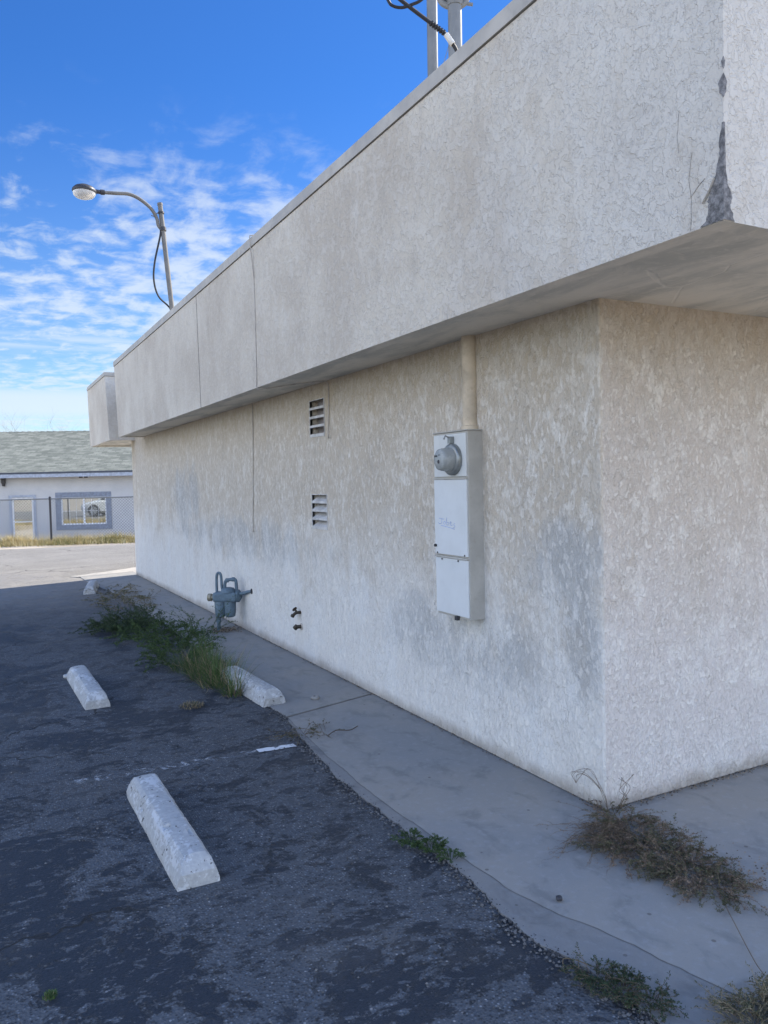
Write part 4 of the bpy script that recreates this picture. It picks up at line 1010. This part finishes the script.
weed('weed', 'dry straggly weed spreading beside the farthest stop', [(1.80, 11.6, .25, .8), (1.80, 11.1, .25, .6), (1.80, 10.6, .25, .8), (1.80, 12.0, .2, .4), (1.80, 12.35, .2, .5)], M['leaf_grey'], 30, (.12, .3), .018, 12, .6, 'dry', .7, r=.002)
weed('weed', 'thin upright weed by the gas meter riser on the sidewalk', [(2.08, 8.05, .07, 1)], M['leaf'], 14, (.2, .42), .018, 12, .0, 'leaf_dark', .2, r=.0018)
weed('weed', 'small weed sprouting from the edge at the stall line end', [(1.80, 4.60, .06, 1), (1.93, 4.52, .06, .4)], M['leaf_grey'], 16, (.05, .22), .010, 7, .85, 'dry_dark', .9)
grass_tuft('weed_tuft', 'thin dry tuft on the asphalt between the middle stops', [(1.36, 5.62, .09, 1)], M['leaf_grey'], (.02, .05), 260, .004, 1.5, 'weed', extra=.5)
weed('weed', 'low green weed on the crumbled asphalt edge beside the near sidewalk', [(1.70, 2.86, .045, 1), (1.665, 2.96, .04, .6), (1.725, 2.74, .025, .5)], M['leaf'], 46, (.02, .055), .008, 14, .5, 'leaf_dark', .7)
weed('weed', 'low creeping weed by the bottom edge at the corner of the asphalt', [(1.70, 1.84, .04, 1), (1.725, 1.76, .04, 1), (1.75, 1.68, .04, .8)], M['leaf_dark'], 42, (.03, .08), .008, 14, .6, 'dry_dark', .8)
weed('weed', 'dry brown weed in the bottom right corner', [(1.99, 1.43, .06, 1), (2.07, 1.42, .06, 1.0), (1.93, 1.46, .05, .6)], M['leaf_grey'], 70, (.04, .11), .009, 9, .4, 'dry', .6)
grass_tuft('moss_tuft', 'tiny green moss tuft on the asphalt at bottom left', [(.165, 2.63, .022, 1)], M['grass_green'], (.008, .022), 160, .003, 1.2, 'moss', extra=.02)
# large sprawling weed at the wall corner
t = thing('tumbleweed', 'sprawling half dry tumbleweed growing from the near corner of the building', 'weed', (2.62, 2.70, .016))
sm, lm, dm = MB(), MB(), MB()
cpts = [(2.59, 2.66, .05, 18), (2.53, 2.52, .10, 30), (2.48, 2.36, .11, 34), (2.50, 2.20, .10, 34), (2.49, 2.07, .08, 26), (2.56, 2.36, .07, 14), (2.56, 2.20, .08, 14), (2.48, 1.98, .045, 12), (2.42, 2.45, .08, 10)]
for x, y, r_, n in [(a-.03*(b < 2.5), b, c, d) for a, b, c, d in cpts]:
    for i in range(int(n*1.9)):
        a = rnd.uniform(0, 6.283); rr = r_*math.sqrt(rnd.random())
        d = (math.cos(a)*.9, math.sin(a)*.9, rnd.uniform(.1, .75))
        twig(sm, lm if rnd.random() < .60 else dm, (x+rr*math.cos(a), y+rr*math.sin(a), .02), d, rnd.uniform(.06, .15), .0013, 22, .0085, .7, 2)
for i in range(44):   # long arms reaching over the slab to the left
    a = math.atan2(-.25, -1)+rnd.uniform(-.55, .75)
    twig(sm, dm, (2.56, 2.60, .03), (math.cos(a), math.sin(a), rnd.uniform(.08, .35)), rnd.uniform(.16, .42), .0015, 9, .008, .5, 2)
for i in range(5):    # wiry loops against the wall
    a = rnd.uniform(2.6, 3.6)
    q = catmull([(2.605, 2.74, .02), (2.59+rnd.uniform(-.01, .01), 2.76, .10), (2.575, 2.82+rnd.uniform(-.03, .06), .17+rnd.uniform(-.02, .04)), (2.56, 2.90+rnd.uniform(-.04, .05), .15), (2.57, 2.92, .10)], 6); sm.tube(q, .0011, 4, cap=False)
for i in range(5): sm.tube(catmull([(2.62, 2.70, .02), (2.63+rnd.uniform(-.02, .03), 2.66, .10), (2.62+rnd.uniform(-.04, .05), 2.64, .16), (2.60+rnd.uniform(-.05, .08), 2.63, .22)], 5), .001, 4, cap=False)
P_(sm, 'stems', M['dry_dark'], t); P_(lm, 'leaves', M['leaf_grey'], t); P_(dm, 'dry_leaves', M['dry_brown'], t)
cable('twig', [(2.51, 2.02, .03), (2.40, 1.93, .022), (2.30, 1.80, .02), (2.19, 1.65, .02), (2.14, 1.58, .03)], .0016, M['dry_dark'], 'long thin dry stem lying across the slab at lower right', 'twig', n=5)
cable('twig', [(1.92, 4.45, .02), (2.0, 4.50, .025), (2.08, 4.47, .022), (2.16, 4.52, .02)], .003, M['dry_dark'], 'dark twig lying on the sidewalk near the first joint', 'twig', n=5)
cable('twig', [(1.64, 1.93, .004), (1.67, 1.97, .012), (1.70, 1.95, .012), (1.73, 1.90, .008)], .0018, M['dry'], 'pale curved straw stalk on the asphalt edge at the bottom', 'twig', n=5)
# roadside straw: nobody could count it
mb = MB(); mg = MB()
for i in range(26000):
    s_ = rnd.uniform(-5, 9.5); t_ = rnd.gauss(-.10, .20); 
    hgt = (.14+.24*max(0, noise.noise(Vector((s_*1.1, t_*2, 3)))+.35))*(1.1 if t_ > -.15 else .7)
    p = FR(s_, t_, -.03); d = Vector((rnd.uniform(-.5, .5), rnd.uniform(-.5, .5), 1))
    blade(mb if noise.noise(Vector((s_*.8, 5, t_*2)))+rnd.uniform(-.5, .5) > -.15 else mg, p, d, hgt*rnd.uniform(.6, 1.3), .013, .7, 2)
for i in range(3500):
    s_ = rnd.uniform(-5, 9.5); t_ = rnd.uniform(-.05, 1.3); blade(mb, FR(s_, t_, -.05-.12*max(0, t_)), Vector((rnd.uniform(-.3, .3), rnd.uniform(-.3, .3), 1)), rnd.uniform(.25, .5), .008, .5, 3)
tag(mb.build('dry_roadside_grass', M['straw']), 'dry straw coloured grass along the foot of the chain link fence', 'grass', kind='stuff')
tag(mg.build('green_roadside_grass', M['straw_green']), 'olive green low growth among the dry roadside grass', 'grass', kind='stuff')
# loose grit: pebbles on the asphalt and leaf litter at the foot of the wall
def scatter(name, mat, label, pts, cat='gravel'):
    mb = MB()
    for x, y, z, s in pts:
        i = len(mb.v); a = rnd.uniform(0, 6.28)
        for k in range(5): mb.v.append((x+s*math.cos(a+k*1.257)*rnd.uniform(.7, 1.2), y+s*math.sin(a+k*1.257)*rnd.uniform(.7, 1.2), z))
        mb.v.append((x+rnd.uniform(-.2, .2)*s, y, z+s*rnd.uniform(.5, 1.0)))
        for k in range(5): mb.f.append((i+k, i+(k+1) % 5, i+5))
    return tag(mb.build(name, mat), label, cat, kind='stuff')
pts = []
for i in range(2200):
    y = 1.4+10*rnd.random()**1.5; x = rnd.uniform(-.2, 1.66)
    if noise.noise(Vector((x*1.3, y*.9, 4)))+rnd.uniform(-.5, .5) < -.05: continue
    pts.append((x, y, 0, rnd.choice((.002, .002, .003, .003, .0045, .006))))
for i in range(5200):
    y = 1.4+12*rnd.random()**1.5; pts.append((interp(full, y)-abs(rnd.gauss(0, .045))+.022, y, .0, rnd.uniform(.0025, .0085)))
scatter('loose_gravel', M['pebble'], 'loose pebbles and crumbs scattered on the asphalt', pts)
pts = []
for i in range(1500):
    y = Y0+11.5*rnd.random(); 
    if noise.noise(Vector((y*1.7, 2, 8))) < -.1 and rnd.random() < .8: continue
    pts.append((2.628-abs(rnd.gauss(0, .022)), y, .013, rnd.uniform(.002, .007)))
for i in range(420):
    a = rnd.uniform(0, 6.28); r_ = abs(rnd.gauss(0, .13)); pts.append((2.40+r_*math.cos(a)*1.1, 8.33+r_*math.sin(a)*1.0, .014, rnd.uniform(.004, .013)))
for i in range(500):
    pts.append((2.64+rnd.random()*1.6, Y0-.01-abs(rnd.gauss(0, .02)), .017, rnd.uniform(.002, .006)))
for i in range(260): pts.append((rnd.gauss(2.66, .12), rnd.gauss(2.05, .16), .017, rnd.uniform(.002, .006)))
scatter('leaf_litter', M['debris'], 'dark leaf litter and dirt along the foot of the wall', pts, 'debris')

# ------------------------------------------------------------------ parked car (seen mirrored in the house window)
M['carpaint'] = simple('white_car_paint', (.70, .72, .72), .25, 0, .04, 3, (.4, .4, .4), .05, .0, spec=.5)
M['tyre'] = simple('tyre', (.025, .025, .027), .85); M['rim'] = simple('alloy', (.55, .56, .57), .3, .9, .1)
M['lampglass'] = simple('headlight_glass', (.6, .62, .62), .15, .3)
ca = bpy.data.objects.new('parked_car', None); COL.objects.link(ca)
tag(ca, 'white parked car whose front wheel is mirrored in the house window', 'car')
cx_, cy_ = -2.75, 17.9; CA = R(-13); ca.location = (cx_, cy_, -.008)
cu = Vector((math.cos(CA), math.sin(CA), 0)); cv = Vector((-math.sin(CA), math.cos(CA), 0))
def K(u, v, z): return Vector((cx_, cy_, -.008))+cu*u+cv*v+Zv*z
sec = [(-2.2, .36, .62, .70), (-2.1, .24, .74, .78), (-1.5, .20, .86, .86), (-1.0, .18, .93, .90), (-.2, .18, .95, .90), (1.0, .18, .97, .90), (1.7, .2, 1.0, .88), (2.1, .26, .98, .82), (2.22, .4, .9, .74)]
mb = MB(); n = 14
for u, z0, z1, hw in sec:
    for k in range(n):
        a = 2*math.pi*k/n; cxx = math.cos(a); szz = math.sin(a)
        vv = hw*(abs(cxx)**.35)*(1 if cxx >= 0 else -1); zq = (z0+z1)/2+(z1-z0)/2*(abs(szz)**.5)*(1 if szz >= 0 else -1)
        mb.v.append(tuple(K(u, vv, zq)))
for i in range(len(sec)-1):
    for k in range(n): mb.f.append((i*n+k, i*n+(k+1) % n, (i+1)*n+(k+1) % n, (i+1)*n+k))
mb.f.append(tuple(range(n))[::-1]); mb.f.append(tuple((len(sec)-1)*n+k for k in range(n)))
P_(mb, 'body', M['carpaint'], ca, smooth=True)
mb = MB(); lo = [(-1.15, .92, .80), (1.75, .96, .78)]; hi = [(-.45, 1.42, .62), (1.25, 1.44, .62)]
q = [K(-1.15, -.80, .90), K(1.75, -.78, .94), K(1.75, .78, .94), K(-1.15, .80, .90), K(-.40, -.62, 1.42), K(1.2, -.62, 1.44), K(1.2, .62, 1.44), K(-.40, .62, 1.42)]
mb.hexa(q); P_(mb, 'cabin', M['carglass'], ca, bevel=.06)
mb = MB(); mb.hexa([K(-.42, -.63, 1.41), K(1.22, -.63, 1.43), K(1.22, .63, 1.43), K(-.42, .63, 1.41), K(-.3, -.55, 1.47), K(1.1, -.55, 1.48), K(1.1, .55, 1.48), K(-.3, .55, 1.47)])
for sv in (-1, 1):
    for ua, ub in ((-1.16, -.42), (.35, .35), (1.76, 1.22)): mb.tube([K(ua, sv*.80, .91), K(ub, sv*.63, 1.42)], .035, 6)
P_(mb, 'roof', M['carpaint'], ca, bevel=.02)
for u in (-1.42, 1.38):
    for sv in (-1, 1):
        mb = MB(); mb.lathe(K(u, sv*.70, .33), cv*sv, [(0, .32), (.02, .335), (.17, .335), (.20, .31), (.202, .22)], 28); wh = P_(mb, 'wheel', M['tyre'], ca, smooth=True)
        mb = MB(); mb.lathe(K(u, sv*.895, .33), cv*sv, [(0, .215), (.012, .21), (.013, .18)], 28)
        for k in range(5):
            a = k*1.2566; d_ = cu*math.cos(a)+Zv*math.sin(a); mb.tube([K(u, sv*.912, .33), K(u, sv*.912, .33)+d_*.19], .025, 6)
        subpart(mb, 'rim', M['rim'], wh, smooth=True)
for sv in (-1, 1):
    mb = MB(); mb.obox(K(-2.16, sv*.60-.13, .58), cu*.1, cv*.26, Zv*.12); P_(mb, 'headlight', M['lampglass'], ca, bevel=.02)
    mb = MB(); mb.obox(K(2.12, sv*.62-.12, .66), cu*.09, cv*.24, Zv*.12); P_(mb, 'tail_light', simple('tail_red', (.35, .02, .02), .3), ca, bevel=.02)

scn.cycles.max_bounces = 8
print('objects', len(bpy.data.objects))
